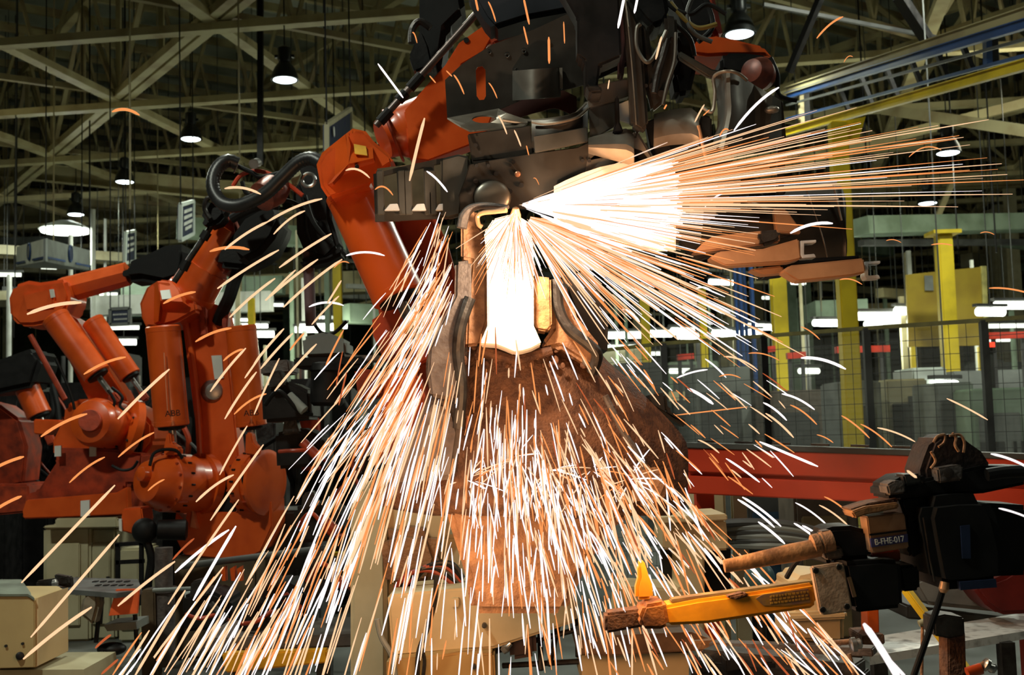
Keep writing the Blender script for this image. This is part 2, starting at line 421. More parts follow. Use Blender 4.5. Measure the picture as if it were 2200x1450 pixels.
# ------------------------------------------------------------------ high-bay lamps
def highbay(px, py, wpx, label):
    Y = .46*F/wpx * .98; p = P(px, py, Y)
    t = thing('high_bay_lamp', label, 'lamp', p, 'high bay lamps under the roof')
    z = Vector((0, 0, 1))
    part('shade', MB().lathe(p, p+z, [(0, .24), (.03, .235), (.12, .215), (.22, .17), (.30, .11), (.33, .09), (.33, .085), (.29, .10), (.21, .155), (.12, .2), (.03, .222), (.0, .228)]), SHADE, t)
    part('housing', MB().lathe(p+z*.32, p+z, [(0, .1), (.04, .12), (.24, .12), (.28, .07)]), SHADE, t)
    part('lens', MB().lathe(p, p+z, [(-.03, .07), (-.015, .17), (.01, .222), (.03, .222)]), L_LAMP, t)
    part('hanger_rod', MB().cyl(p+z*.58, Vector((p.x, p.y, 13.5)), .012, seg=8), BLACKM, t)
    part('bracket', MB().bar(p+Vector((-.17, 0, .42)), p+Vector((.17, 0, .42)), .05, .05), SHADE, t)
    lamp('high_bay_light', 'SPOT', p-z*.06, 420, (.92, 1, .80), .2, (0, 0, 0), spot=R(150))
    return t
highbay(612, 172, 57, 'high bay lamp hanging left of centre above the hose, brightest on the left')
highbay(1589, 74, 68, 'large high bay lamp with dark bell shade at upper right of the car panel')
highbay(268, 391, 41, 'high bay lamp with dark bell shade above the left robots')
highbay(410, 299, 46, 'flat lit high bay lamp where two roof braces cross, left')
highbay(163, 461, 37, 'small high bay lamp above the white boxed sign')
highbay(2037, 329, 53, 'high bay lamp seen past the spark tips at far right')
highbay(1993, 437, 42, 'small bluish high bay lamp lower right of the yellow column')
highbay(-160, 330, 40, 'high bay lamp just past the left edge')
# glowing oval standing in for a lit white duct over the boxed sign
p = P(140, 497, 30); t = thing('lit_duct_glow', 'wide glowing oval standing in for a lit white duct above the boxed sign', 'lamp', p)
part('duct_glow_shell', MB().lathe(p+Vector((0, 0, .05)), p+Vector((0, 0, 1)), [(0, .66), (.1, .5), (.22, .2)]), PALE, t)
part('lens', MB().lathe(p-Vector((0, 0, .07)), p+Vector((0, 0, 1)), [(0, .3), (.05, .6), (.10, .62)]), L_TUBE, t)  # emissive face takes the place of light falling on the duct
lamp('duct_glow_light', 'POINT', p-Vector((0, 0, .3)), 200, (.93, 1, .86), .3)  # point light added to go with the duct glow
p = P(1000, 400, 40)
# ------------------------------------------------------------------ fluorescent strips far down the hall
strips = [(690, 703, 26, 60, 3), (668, 708, 29, 40, 3), (715, 700, 30, 34, 3), (255, 704, 28, 56, 2), (266, 735, 30, 24, 3), (247, 603, 34, 36, 1), (225, 632, 36, 30, 1), (548, 702, 30, 26, 3),
 (520, 690, 34, 16, 3), (560, 718, 27, 26, 3), (15, 590, 30, 30, 2), (1345, 720, 26, 76, 3), (1418, 717, 26, 24, 3), (1330, 745, 29, 50, 1), (1466, 712, 24, 18, 3), (1478, 722, 27, 16, 3), (1552, 716, 26, 14, 3),
 (1573, 718, 27, 22, 3), (1601, 716, 28, 8, 3), (1615, 714, 28, 16, 3), (1620, 701, 30, 22, 3), (1645, 703, 30, 24, 3), (1795, 694, 25, 44, 3), (1765, 694, 26, 8, 3), (1888, 679, 22, 66, 3), (1946, 668, 22, 16, 3), (1876, 697, 28, 12, 3),
 (1930, 693, 30, 80, 1), (2128, 670, 20, 28, 3), (2180, 656, 22, 60, 3), (2162, 700, 27, 90, 1), (1540, 606, 32, 10, 3), (1553, 600, 34, 8, 2), (1560, 607, 33, 8, 3), (1647, 700, 33, 14, 2), (1715, 608, 30, 8, 1),
 (1463, 797, 22, 16, 2), (1410, 803, 24, 12, 1), (1738, 797, 20, 10, 2), (2031, 829, 15, 7, 3), (590, 655, 36, 14, 2), (705, 682, 36, 18, 2), (880, 690, 34, 26, 1), (105, 575, 38, 8, 2), (85, 700, 34, 14, 1), (1380, 760, 31, 60, 1), (1655, 640, 36, 16, 1), (2140, 730, 30, 40, 1), (100, 640, 36, 20, 1)]
proto = {}
for n_, (px, py, Y, w, b) in enumerate(strips):
    p = P(px, py, Y); L = w*K(Y)
    key = (w, Y, b)
    t = thing('light_strip', 'short lit white fluorescent strip far down the hall above the machines', 'light', p, 'lit fluorescent strips down the hall')
    m = {3: L_TUBE, 2: L_DIM, 1: L_DIM}[b]; hh = .075 if b == 3 else .05
    sl = D2*.18
    part('tube', MB().cyl(p-Vector((L/2, 0, 0))-sl, p+Vector((L/2, 0, 0))+sl, hh, seg=12), m, t)
    part('hanger_rod', MB().cyl(p+Vector((0, 0, hh)), Vector((p.x, p.y, 13.5)), .01, seg=5), GREYD, t)
    if b == 3 and w > 30: lamp('strip_light', 'POINT', p-Vector((0, 0, .35)), 110, (.95, 1, .76), .3)
    part('housing', MB().bar(p-Vector((L/2+.05, 0, -hh-.04))-sl, p+Vector((L/2+.05, 0, hh+.04))+sl, .12, .05), GREYD, t)
# ------------------------------------------------------------------ columns
def column(px, y0, y1, Y, w, m, label, cat='column', name='column', group=None, kind='ibeam', flange=0):
    a = P(px, y1, Y); top = P(px, y0, Y).z
    mb = MB(); q = Vector((a.x, a.y, 0))
    t = thing(name, label, cat, q, group)
    if kind == 'bar': part('shaft', mb.box((a.x, a.y, top/2), (w, w, top), bevel=w*.08), m, t)
    else: part('shaft', mb.ibeam(q, Vector((a.x, a.y, top)), w, w, w*.09, up=Vector((0, 1, 0))), m, t)
    part('base_plate', MB().box((a.x, a.y, .015), (w*1.7, w*1.7, .03)), m, t)
    if flange: part('top_flange', MB().box((a.x, a.y, top-.03), (w*flange, w*flange, .06)), m, t)
    return t
column(1835, 262, 950, 13, .19, YELLOW, 'tall yellow column right of the held car panel carrying the monorail', kind='bar')
column(2040, 497, 750, 19, .24, YELLOW, 'slim yellow post with flanged head in front of the yellow panel', kind='bar', flange=1.9)
column(1678, 590, 750, 19, .23, YELLOW, 'yellow column behind the copper-coloured rails')
column(1517, 620, 850, 17, .10, YELLOW, 'thin yellow post left of the blue posts')
column(1392, 640, 850, 20, .15, YELLOW, 'yellow post behind the lower right spark fan')
column(727, 560, 740, 24, .17, YELLOW, 'yellow column left of the central robot cylinder')
column(541, 640, 740, 26, .14, YELLOW, 'thin yellow column behind the left robot cylinders')
for px, Y, w in ((1597, 17, .035), (1622, 17.5, .035), (1587, 18, .028), (1607, 18.5, .028)):
    p = P(px, 780, Y); solo('blue_pipe', MB().cyl((p.x, p.y, 0), (p.x, p.y, P(px, 560, Y).z), w, seg=12), BLUE, 'thin blue upright pipe between the yellow columns', 'pipe', 'blue upright pipes')
for px, y0, y1, Y, w, lab in ((200, 450, 590, 30, .07, 'white vertical conduit rising behind the far left robot arm'), (226, 470, 600, 33, .05, 'thinner pale conduit right of the white vertical conduit'), (152, 505, 600, 28, .06, 'short white drop pipe beneath the wide duct glow'), (20, 590, 615, 30, .07, 'short white post at the far left edge')):
    a, b = P(px, y0, Y), P(px, y1, Y)
    solo('conduit', MB().cyl((a.x, a.y, 0), (a.x, a.y, a.z), w*.9, seg=12), WHITE, lab, 'pipe')
# hall columns and far clutter
rnd = random.Random(5)
taken = []
def free(x, y, rr):
    if any((x-a)**2+(y-b)**2 < (rr+c)**2 for a, b, c in taken): return False
    taken.append((x, y, rr)); return True
for k in range(30):
    px = rnd.uniform(-50, 2250); Y = rnd.uniform(36, 62); p = P(px, 700, Y)
    if not free(p.x, p.y, .4): continue
    solo('hall_column', MB().ibeam((p.x, p.y, 0), (p.x, p.y, 9), .3, .3, up=Vector((0, 1, 0))), rnd.choice((CREAM, CREAMB, GREEN)), 'pale steel column standing far back in the hall', 'column', 'far hall columns')
for k in range(70):
    px = rnd.uniform(-50, 2250); Y = rnd.uniform(17, 48); p = P(px, 300, Y)
    solo('hanger_rod', MB().cyl((p.x, p.y, rnd.uniform(3.6, 6)), (p.x, p.y, 13.5), .014, seg=6), rnd.choice((GREYD, CREAMD, BLACKM)), 'thin hanger rod dropping from the roof steel', 'rod', 'thin roof hanger rods')
boxes = []
for k in range(150):
    px = rnd.uniform(-50, 2250); py = rnd.uniform(500, 690); Y = rnd.uniform(30, 60); p = P(px, py, Y); L = rnd.uniform(2, 7)
    d = rnd.choice((D1, D2, Vector((1, 0, 0)), D2)); w = rnd.choice((.08, .14, .25, .5))
    e = p-d*L/2; f = p+d*L/2; bb = [min(e.x, f.x)-w, max(e.x, f.x)+w, min(e.y, f.y)-w, max(e.y, f.y)+w, p.z-w, p.z+w]
    if any(bb[0] < o[1] and bb[1] > o[0] and bb[2] < o[3] and bb[3] > o[2] and bb[4] < o[5] and bb[5] > o[4] for o in boxes): continue
    boxes.append(bb)
    t = thing('pipe_run', 'straight pipe or rail section far back above the machines', 'pipe', p, 'far pipe runs above the machines')
    part('pipe', MB().bar(p-d*L/2, p+d*L/2, w, w), rnd.choice((CREAM, GREEN, GREY, CREAMB, WHITE, GREYD)), t)
    for u in (-.35, .35): part('hanger_rod', MB().cyl(p+d*L*u, Vector(((p+d*L*u).x, (p+d*L*u).y, 13.5)), .012, seg=5), GREYD, t)
for k in range(60):
    px = rnd.uniform(430, 1000) if k % 2 else rnd.uniform(1280, 2240); Y = rnd.uniform(22, 40); p = P(px, 700, Y); zt = rnd.uniform(3.5, 6.5)
    solo('upright_pipe', MB().box((p.x, p.y, zt/2), (rnd.choice((.04, .06, .1)),)*2+(zt,)), rnd.choice((CREAM, GREEN, WHITE, GREEN, GREYD)), 'thin pale upright of the far framework', 'upright', 'thin uprights of the far framework')
for k in range(110):
    px = rnd.uniform(-50, 2250); Y = rnd.uniform(16, 44); p = P(px, 800, Y); h = rnd.uniform(1.1, 3.6); w = rnd.uniform(.6, 2.2)
    if Y < 24: h = min(h, 2.3)
    if not free(p.x, p.y, w*.5+.3): continue
    t = thing('machine_cabinet', 'boxy painted machine cabinet standing in the back rows', 'cabinet', (p.x, p.y, 0), 'machine cabinets in the back rows')
    part('body', MB().box((p.x, p.y, h/2), (w, .9, h), bevel=.03), rnd.choice((GREY, GREYD, GREEN, CREAM, GREY, WHITE, GREYD)), t)
    part('door', MB().box((p.x-w*.12, p.y-.47, h*.52), (w*.6, .04, h*.7), bevel=.01), rnd.choice((GREY, GREYD, CREAM)), t)
    if k % 3 == 0: part('panel_screen', MB().box((p.x+w*.33, p.y-.47, h*.7), (w*.2, .03, .3)), BLACKM, t)

# ------------------------------------------------------------------ signs
def sign(label, c, Y0, Y1, frame, rods, lines):
    """c: four px corners tl tr br bl; left side at Y0, right side at Y1"""
    ys = (Y0, Y1, Y1, Y0); q = [P(x, y, Y) for (x, y), Y in zip(c, ys)]
    t = thing('hanging_sign', label, 'sign', (q[3]+q[2])/2)
    n = (q[1]-q[0]).cross(q[3]-q[0]).normalized()
    if n.dot(q[0]-CAM) > 0: n = -n
    part('board', MB().prism(q, depth=-n*.05), DBLUE, t)
    m = MB()
    for a, b in zip(q, q[1:]+q[:1]): m.bar(a, b, .06, .06)
    part('frame', m, frame, t)
    ex = (q[1]-q[0]); ez = (q[0]-q[3]); m = MB(); r = random.Random(len(label))
    for v, u0, u1 in lines:
        u = u0
        while u < u1-.02:
            w = r.uniform(.04, .09); a = q[3]+ex*u+ez*v+n*.012; m.prism([a, a+ex*w, a+ex*w+ez*.10, a+ez*.10], depth=n*.006); u += w+.025
    part('lettering', m, WHITE, t, 'blurred pale lettering')
    if rods:
        for a in (q[0], q[1]): part('hanger_rod', MB().cyl(a, Vector((a.x, a.y, 13.5)), .012, seg=6), BLACKM, t)
    return t, q, ex, ez, n
t, q, ex, ez, n = sign('dark blue hanging sign with round logo behind the central robot elbow', [(702, 268), (753, 234), (753, 360), (702, 400)], 15, 17.5, CREAM, True, [(.50, .45, .8), (.30, .3, .85)])
c = q[3]+ex*.2+ez*.82+n*.02
part('round_logo', MB().cyl(c, c+n*.01, .07, seg=20), WHITE, t)
sign('blue hanging sign with pale frame left of the hose loop', [(388, 440), (415, 432), (415, 502), (387, 516)], 19, 21.5, PALE, True, [(.72, .2, .85), (.54, .2, .85), (.36, .2, .85), (.2, .3, .8)])
sign('narrow blue hanging sign above the far left robot wrist cover', [(270, 500), (289, 496), (289, 560), (268, 565)], 25, 28, PALE, True, [(.72, .2, .85), (.5, .2, .85), (.3, .2, .85)])
sign('small dark blue sign with two rows of lettering under the far left arm', [(237, 664), (279, 662), (279, 696), (237, 698)], 22, 22, GREY, True, [(.58, .15, .88), (.28, .2, .85)])
sign('small dark notice hanging behind the white vertical conduit', [(176, 568), (192, 570), (192, 600), (176, 600)], 26, 26, GREYD, True, [(.6, .2, .85), (.3, .2, .85)])
# boxed sign with ring emblem
q0, q1, q2 = P(35, 530, 25), P(98, 512, 22), P(193, 538, 26)
h = .95
t = thing('boxed_sign', 'white boxed hanging sign with round blue emblems above the far left robot', 'sign', Vector((q1.x, q1.y, q1.z-h)))
for k, (a, b) in enumerate(((q0, q1), (q1, q2))):
    hb = 48*K(24); dz = Vector((0, 0, -.42 if k == 0 else -.40)); z1 = Vector((0, 0, -.44))
    pts = [a, b, b+z1, a+z1]; n = (b-a).cross(z1).normalized(); n = -n if n.dot(a-CAM) > 0 else n
    part('side_panel', MB().prism(pts, depth=-n*.04), PALE if k == 0 else GREY, t)
    for u0, u1 in ((.03, .36), (.62, .98)) if k == 0 else ((.02, .38), (.62, .98)):
        m = MB(); v = a+(b-a)*u0+z1*.88+n*.02; w = a+(b-a)*u1+z1*.88+n*.02
        m.prism([v, w, w-z1*.09, v-z1*.09], depth=n*.01); part('blue_stripe', m, BLUE, t)
    c = a+(b-a)*.5+z1*.42+n*.02
    m = MB(); xx = (b-a).normalized()
    m.tube([c+xx*math.cos(u)*.15+Vector((0, 0, 1))*math.sin(u)*.17 for u in [2*math.pi*i/20 for i in range(21)]], .02, 6, smooth=False)
    part('ring_emblem', m, BLUE, t)
    part('emblem_disc', MB().cyl(c, c+n*.012, .13, seg=20), DBLUE if k else GREY, t)
part('underside', MB().prism([q0+Vector((0, 0, -.45)), q1+Vector((0, 0, -.45)), q2+Vector((0, 0, -.45))], depth=(0, 0, .02)), GREY, t)
for a in (q0, q1, q2): part('hanger_rod', MB().cyl(a, Vector((a.x, a.y, 13.5)), .012, seg=6), BLACKM, t)

# ------------------------------------------------------------------ monorail conveyor, upper right (runs along the view's left vanishing line)
def railpts(x0, y0, Y0, x1, y1, Y1): return P(x0, y0, Y0), P(x1, y1, Y1)
YA, YB = 17.5, 10.2
t = thing('overhead_monorail', 'overhead monorail of blue and yellow rails rising to the upper right corner', 'conveyor', P(2200, 110, YB))
for nm, y0, y1, w, m, lb in (('carrier_beam', 195, 28, .085, CREAMD, 'pale top beam'), ('rail', 206, 52, .075, BLUE, 'deep blue top rail'), ('rail', 226, 86, .03, GREYD, 'grey middle rail'), ('rail', 256, 122, .035, BLUE, 'blue lower rail'), ('runway_beam', 288, 140, .08, YELLOW, 'yellow bottom beam')):
    a, b = P(1690, y0, YA), P(2240, y1-12, YB)
    if nm == 'runway_beam': a = P(1670, 290, YA)
    part(nm, MB().ibeam(a, b, w, w*1.3, w*.15) if w > .06 else MB().bar(a, b, w, w), m, t, lb)
for px, ya, yb in ((1720, 190, 268), (2120, 62, 158)):
    Y = YA + (YB-YA)*(px-1690)/550
    part('hanger_frame', MB().bar(P(px, ya, Y), P(px+3, yb, Y), .1, .06), CREAMB if px < 2000 else BLUE, t)
    part('hanger_plate', MB().bar(P(px+10, ya, Y+.1), P(px+14, yb, Y+.1), .12, .08), BLACKM, t)
for px in (1800, 1850, 1905, 1960, 2015, 2070):
    Y = YA + (YB-YA)*(px-1690)/550; dy = (px-1690)*.29
    part('cross_tie', MB().bar(P(px, 212-dy, Y), P(px+28, 282-dy, Y), .07, .05), BLACKM, t)
part('haunch', MB().px([(1800, 262), (1860, 250), (1845, 300), (1812, 300)], 13, .1), YELLOW, t, 'yellow column head bracket')

# ------------------------------------------------------------------ right background: panel, fence, equipment
t = thing('yellow_screen', 'big yellow sheet panel standing behind the slim yellow post', 'panel', P(2030, 750, 21))
part('sheet', MB().px([(1947, 590), (2110, 573), (2112, 742), (1952, 745)], 21, .06), mat('dull_yellow_panel', (.42, .30, .02), .55, 0, (.30, .20, .015), 1.5), t)
part('side_post', MB().bar(P(2112, 572, 21), P(2118, 745, 21), .09, .09), mat('pale_yellow', (.6, .55, .18), .5), t, 'pale yellow edge post')
part('notice', MB().px([(1986, 592), (2004, 592), (2006, 624), (1987, 624)], 20.95, .01), GREY, t, 'small grey notice')
part('leg', MB().bar(P(1960, 745, 21), Vector((P(1960, 745, 21).x, 21, 0)), .08, .08), YELLOW, t)
part('leg', MB().bar(P(2105, 745, 21), Vector((P(2105, 745, 21).x, 21, 0)), .08, .08), YELLOW, t)
# fence bays (wire mesh with posts and top rail)
CLEAR = bpy.data.materials.new('clear_guard_sheet'); CLEAR.use_nodes = True
_b = CLEAR.node_tree.nodes['Principled BSDF']; _b.inputs['Base Color'].default_value = (.80, .84, .78, 1); _b.inputs['Roughness'].default_value = .06; _b.inputs['Alpha'].default_value = .05
fence = [((1300, 752), 11.6), ((1425, 738), 11.3), ((1640, 722), 10.9), ((1860, 705), 10.4), ((2112, 688), 9.8), ((2330, 672), 9.3)]
wher = ['at the right edge of the big gun', 'between the thin yellow post and the blue pipes', 'left of the tall yellow column', 'right of the tall yellow column', 'at the right edge of the picture']
for k, (((xa, ya), Ya), ((xb, yb), Yb)) in enumerate(zip(fence, fence[1:])):
    a, b = P(xa, ya, Ya), P(xb, yb, Yb); zt = (a.z+b.z)/2; a0 = Vector((a.x, a.y, 0)); b0 = Vector((b.x, b.y, 0))
    t = thing('guard_fence_panel', 'clear guard fence bay with dark wires '+wher[k], 'fence', (a0+b0)/2, 'guard fence bays')
    part('top_rail', MB().bar(a, b, .035, .035), mat('olive_rail', (.16, .14, .03), .5), t)
    part('post', MB().bar(b0, b, .06, .06), GREYD if k != 1 else BLACKM, t)
    ab = b-a; n = int(ab.length/.13); m = MB()
    for i in range(1, n): c = a0+(b0-a0)*(i/n); m.bar(c, Vector((c.x, c.y, a.z+(b.z-a.z)*i/n)), .004, .004)
    for i in range(1, 18): m.bar(a0+Vector((0, 0, a.z*i/18)), b0+Vector((0, 0, b.z*i/18)), .005, .005)
    part('wire_mesh', m, GREYD, t, smooth=False)
    part('clear_sheet', MB().prism([a0+Vector((0, .06, 0)), b0+Vector((0, .06, 0)), b+Vector((0, .06, 0)), a+Vector((0, .06, 0))], depth=(0, .005, 0)), CLEAR, t)
def cabinet(x0, y0, x1, y1, Y, D, m, label, door=None, name='machine_cabinet', cat='cabinet', extras=()):
    a, b = P(x0, y0, Y), P(x1, y1, Y); zt = a.z; x = (a.x+b.x)/2; w = abs(b.x-a.x); zb = 0
    t = thing(name, label, cat, (x, Y+D/2, zb))
    part('body', MB().box((x, Y+D/2, (zt+zb)/2), (w, D, zt-zb), bevel=.02), m, t)
    part('door', MB().box((x-w*.05, Y-.012, (zt+zb)/2), (w*.7, .03, (zt-zb)*.72), bevel=.008), door or m, t)
    part('door_handle', MB().box((x+w*.24, Y-.04, (zt+zb)/2), (.02, .03, .12)), DARKST, t)
    for (u0, v0, u1, v1, mm, nm) in extras:
        part(nm, MB().box((x+w*((u0+u1)/2-.5), Y-.02, zb+(zt-zb)*(v0+v1)/2), (w*(u1-u0), .04, (zt-zb)*(v1-v0))), mm, t)
    return t
cabinet(1960, 790, 2035, 815, 15, .8, PALE, 'white machine hood with two dark marks behind the fence', extras=((.05, .3, .15, .6, GREYD, 'vent'), (.7, .3, .8, .6, GREYD, 'vent')))
cabinet(1800, 820, 1900, 960, 13.5, .8, GREY, 'grey control cabinet just left of the tall yellow column base', GREYD, extras=((.2, .55, .5, .85, BLACKM, 'panel_screen'),))
cabinet(1905, 815, 2000, 960, 14, .8, CREAM, 'cream cabinet with dark windows right of the tall yellow column', GREYD, extras=((.1, .62, .3, .85, BLACKM, 'panel_screen'), (.5, .5, .9, .9, GREYD, 'vent')))
cabinet(2010, 822, 2100, 960, 13, .8, GREY, 'grey cabinet with pale front behind the small hook cable', PALE, extras=((.1, .6, .6, .9, GREYD, 'panel_screen'),))
cabinet(2085, 835, 2220, 960, 12.5, .8, GREEN, 'pale green cabinet at the right edge behind the fence', GREY, extras=((.1, .2, .5, .7, GREYD, 'panel_screen'), (.65, .6, .7, .7, BLACKM, 'button'), (.78, .6, .83, .7, BLACKM, 'button')))
cabinet(1640, 840, 1790, 960, 15, .9, mat('brown_grey_paint', (.16, .13, .10), .6), 'brown-grey cabinet behind the fence between the yellow columns', GREYD)
cabinet(1490, 790, 1620, 960, 15.5, .9, GREY, 'grey cabinet behind the blue upright pipes', GREYD)
cabinet(1320, 780, 1430, 960, 16, .9, GREYD, 'dark grey cabinet behind the gun flank', GREY)
for x0, x1, y, Y, lab in ((1795, 1910, 752, 16, 'red guard rail behind the tall yellow column'), (1690, 1730, 765, 17, 'short red rail left of the tall yellow column'), (2120, 2210, 722, 16, 'red rail at the right edge behind the fence'), (1640, 1665, 752, 18, 'small red rail piece beside the blue pipes'), (1455, 1490, 768, 18, 'small red pair of blocks behind the thin yellow post')):
    a, b = P(x0, y, Y), P(x1, y-3, Y); t = thing('guard_rail', lab, 'rail', (a.x, a.y, 0))
    part('rail', MB().bar(a, b, .1, .09), mat('bright_red_rail', (.75, .05, .02), .5), t)
    for q in (a.lerp(b, .15), a.lerp(b, .85)): part('post', MB().bar((q.x, q.y, 0), q, .05, .05), GREYD, t)
p = P(2128, 741, 14); t = thing('signal_light', 'glowing red signal light on the dark fence post at right', 'light', p-Vector((0, 0, .1)))
part('lens', MB().cyl(p-Vector((0, 0, .03)), p+Vector((0, 0, .03)), .05, seg=14), L_RED, t)
part('base', MB().cyl(p-Vector((0, 0, .10)), p-Vector((0, 0, .03)), .055, seg=14), BLACKM, t)
part('pole', MB().cyl((p.x, p.y, 0), p-Vector((0, 0, .10)), .03, seg=10), GREYD, t)
# ------------------------------------------------------------------ robots
def cyl(a, b, r, r2=None, bev=.0, seg=36, mb=None):
    """a, b = (px, py, Y); radii in pixels at each end's distance"""
    mb = mb or MB(); r2 = r if r2 is None else r2
    return mb.cyl(P(*a), P(*b), r*K(a[2]), r2*K(b[2]), seg, bev)
def bolts(parent, m_, c, axis, r, n, br, L):
    axis = axis.normalized(); x = axis.orthogonal().normalized(); y = axis.cross(x)
    for i in range(n):
        a = 2*math.pi*i/n; p = c + (x*math.cos(a)+y*math.sin(a))*r
        part('bolt', MB().cyl(p, p+axis*L, br, seg=6), m_, parent)
def balancer(t, a, b, r, text=None, ring=True):
    A, B = P(*a), P(*b); ax = (B-A).normalized(); k = K((a[2]+b[2])/2)
    L = (B-A).length; rr = r*k
    o = part('balancer_cylinder', MB().lathe(A, B, [(0, rr*.5), (0, rr*.93), (rr*.08, rr), (rr*.35, rr), (rr*.36, rr*.985), (L-rr*.3, rr*.985), (L-rr*.29, rr), (L-rr*.05, rr), (L, rr*.94), (L, rr*.55)], 44), ORANGE, t)
    part('cylinder_seal', MB().lathe(B, B+ax, [(0, rr*.8), (.02, rr*.78), (.03, rr*.5)]), BLACKM, o)
    part('piston_rod', MB().cyl(B, B+ax*rr*2.0, rr*.22, seg=16), STEEL, o)
    part('rod_clevis', MB().box(B+ax*rr*2.2, (rr*.7, rr*.6, rr*.9), ax.to_track_quat('Z', 'Y').to_matrix(), bevel=.01), DORANGE, o)
    return o
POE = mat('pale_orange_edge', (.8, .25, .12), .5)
# --- R2: the robot with two upright balancers, mid left
Y = 8.8
t = thing('welding_robot', 'orange robot with two upright balancer cylinders at left of centre', 'robot', Vector((P(460, 1200, Y).x, Y, 0)), 'orange welding robots')
part('riser', MB().box((P(470, 1200, Y).x, Y+.2, P(470, 1190, Y).z/2), (.62, .6, P(470, 1190, Y).z), bevel=.02), mat('brown_riser', (.12, .08, .04), .6, 0, (.06, .04, .02)), t, 'dark brown riser')
base = part('base', MB().px([(378, 1100), (372, 1145), (395, 1192), (520, 1205), (560, 1185), (585, 1130), (582, 1075), (545, 1095), (530, 1075), (512, 1072), (508, 1100), (420, 1100), (414, 1085), (402, 1092), (398, 1120)], Y-.1, .5, bevel=.008), ORANGE, t)
part('mounting_foot', MB().px([(262, 1093), (304, 1090), (308, 1120), (292, 1150), (258, 1140)], Y-.3, .25, bevel=.01), ORANGE, base)
part('foot_label', MB().px([(255, 1115), (261, 1115), (262, 1142), (256, 1140)], Y-.32, .02), WHITE, base)
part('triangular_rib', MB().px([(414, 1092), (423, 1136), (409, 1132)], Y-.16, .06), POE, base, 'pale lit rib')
def drum(t, a, b, r, name='shoulder_drive'):
    A, B = P(*a), P(*b); ax = (B-A).normalized(); L = (B-A).length; rr = r*K(a[2])
    o = part(name, MB().lathe(A, B, [(0, rr*.55), (.01, rr*.66), (L*.22, rr*.86), (L*.3, rr*.9), (L*.34, rr*.98), (L*.78, rr), (L*.8, rr*.95), (L, rr*.95)], 48), ORANGE, t)
    bolts(o, DORANGE, A+ax*L*.33, -ax, rr*.92, 14, rr*.045, .02)
    part('flange_ring', MB().lathe(B, B+ax, [(0, rr*.9), (0, rr*1.06), (L*.13, rr*1.08), (L*.16, rr*1.0), (L*.2, rr*.9)], 48), ORANGE, o)
    z = Vector((0, 0, 1)); c = A+ax*L*.56
    for s_, u in ((1, .7), (-1, -.35)):
        q = c+Vector((0, -rr*.92, rr*u*.62)); part('cast_lug', MB().box(q, (rr*.3, rr*.16, rr*.42), bevel=rr*.05), ORANGE, o)
    bolts(o, BLACKM, c, -ax, rr*1.0, 16, rr*.035, .03)
    part('hose_clip', MB().tube([c+Vector((-.02, -rr*.98, rr*.35)), c+Vector((-.02, -rr*1.04, rr*.1)), c+Vector((.0, -rr*1.0, -rr*.15))], .008, 6), BLACKM, o)
    part('rib_bar', MB().bar(c+Vector((-L*.15, -rr*.80, -rr*.60)), c+Vector((L*.3, -rr*.80, -rr*.60)), rr*.06, rr*.05), DORANGE, o)
    return o
d_ = drum(t, (312, 1034, 8.35), (424, 1040, 8.75), 65)
m = [P(322, 1000, 8.28), P(330, 975, 8.32), P(352, 966, 8.36), P(378, 968, 8.4), P(392, 985, 8.42)]
part('drive_cable', MB().tube(m, .012, 8), BLACK, t)
part('rod_end', MB().px([(358, 930), (366, 930), (368, 952), (384, 962), (384, 978), (352, 978), (352, 960)], 8.4, .12, bevel=.01), ORANGE, t)
part('rod_end', MB().px([(528, 930), (540, 928), (544, 950), (556, 962), (552, 980), (526, 976)], 8.5, .12, bevel=.01), ORANGE, t)
part('dark_recess', MB().px([(424, 1000), (452, 990), (470, 1040), (500, 1050), (506, 1130), (440, 1130), (424, 1080)], 8.72, .08, bevel=.01), BLACKM, t)
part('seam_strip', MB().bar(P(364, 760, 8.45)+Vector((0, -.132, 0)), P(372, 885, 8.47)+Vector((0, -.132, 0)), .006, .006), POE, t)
part('motor_cap', MB().lathe(P(300, 1018, 8.3), P(330, 1020, 8.4), [(0, .03), (.01, .05), (.07, .058), (.1, .058)]), ORANGE, d_)
drum(t, (512, 1034, 8.8), (566, 1036, 8.7), 64)
part('lower_arm', MB().px([(392, 700), (398, 668), (418, 652), (462, 652), (484, 668), (490, 705), (494, 800), (516, 1008), (500, 1030), (455, 1030), (424, 1005), (418, 900), (404, 790)], Y+.0, .22, bevel=.012), ORANGE, t)
part('arm_edge_rib', MB().tube([P(398, 680, Y-.02), P(412, 760, Y-.02), P(424, 860, Y-.02), P(432, 985, Y-.02)], .022, 8), ORANGE, t)
part('bearing_cover', MB().lathe(P(459, 841, Y-.03), P(459, 841, Y+.2), [(0, .04), (.005, .062), (.012, .066), (.03, .088), (.05, .095)]), STEEL, t, 'round grey bearing cover')
part('rating_plate', MB().px([(454, 764), (476, 763), (480, 812), (461, 815)], Y-.012, .012), PALE, t, 'pale grey plate')
balancer(t, (350, 700, 8.45), (369, 915, 8.5), 37); balancer(t, (517, 700, 8.6), (541, 915, 8.65), 33)
M = facing(P(383, 889, 8.45)+Vector((0, -.138, 0)), ry=R(-3)); text_part('ABB', .062, M, BLACK, t, 'maker_lettering')
M = facing(P(548, 888, 8.6)+Vector((0, -.125, 0)), ry=R(-3)); text_part('ABB', .062, M, BLACK, t, 'maker_lettering')
el = part('elbow_housing', MB().px([(303, 652), (318, 618), (340, 600), (366, 602), (380, 622), (392, 640), (420, 648), (424, 668), (380, 692), (336, 704), (314, 702), (305, 680)], 8.55, .45, bevel=.02), ORANGE, t)
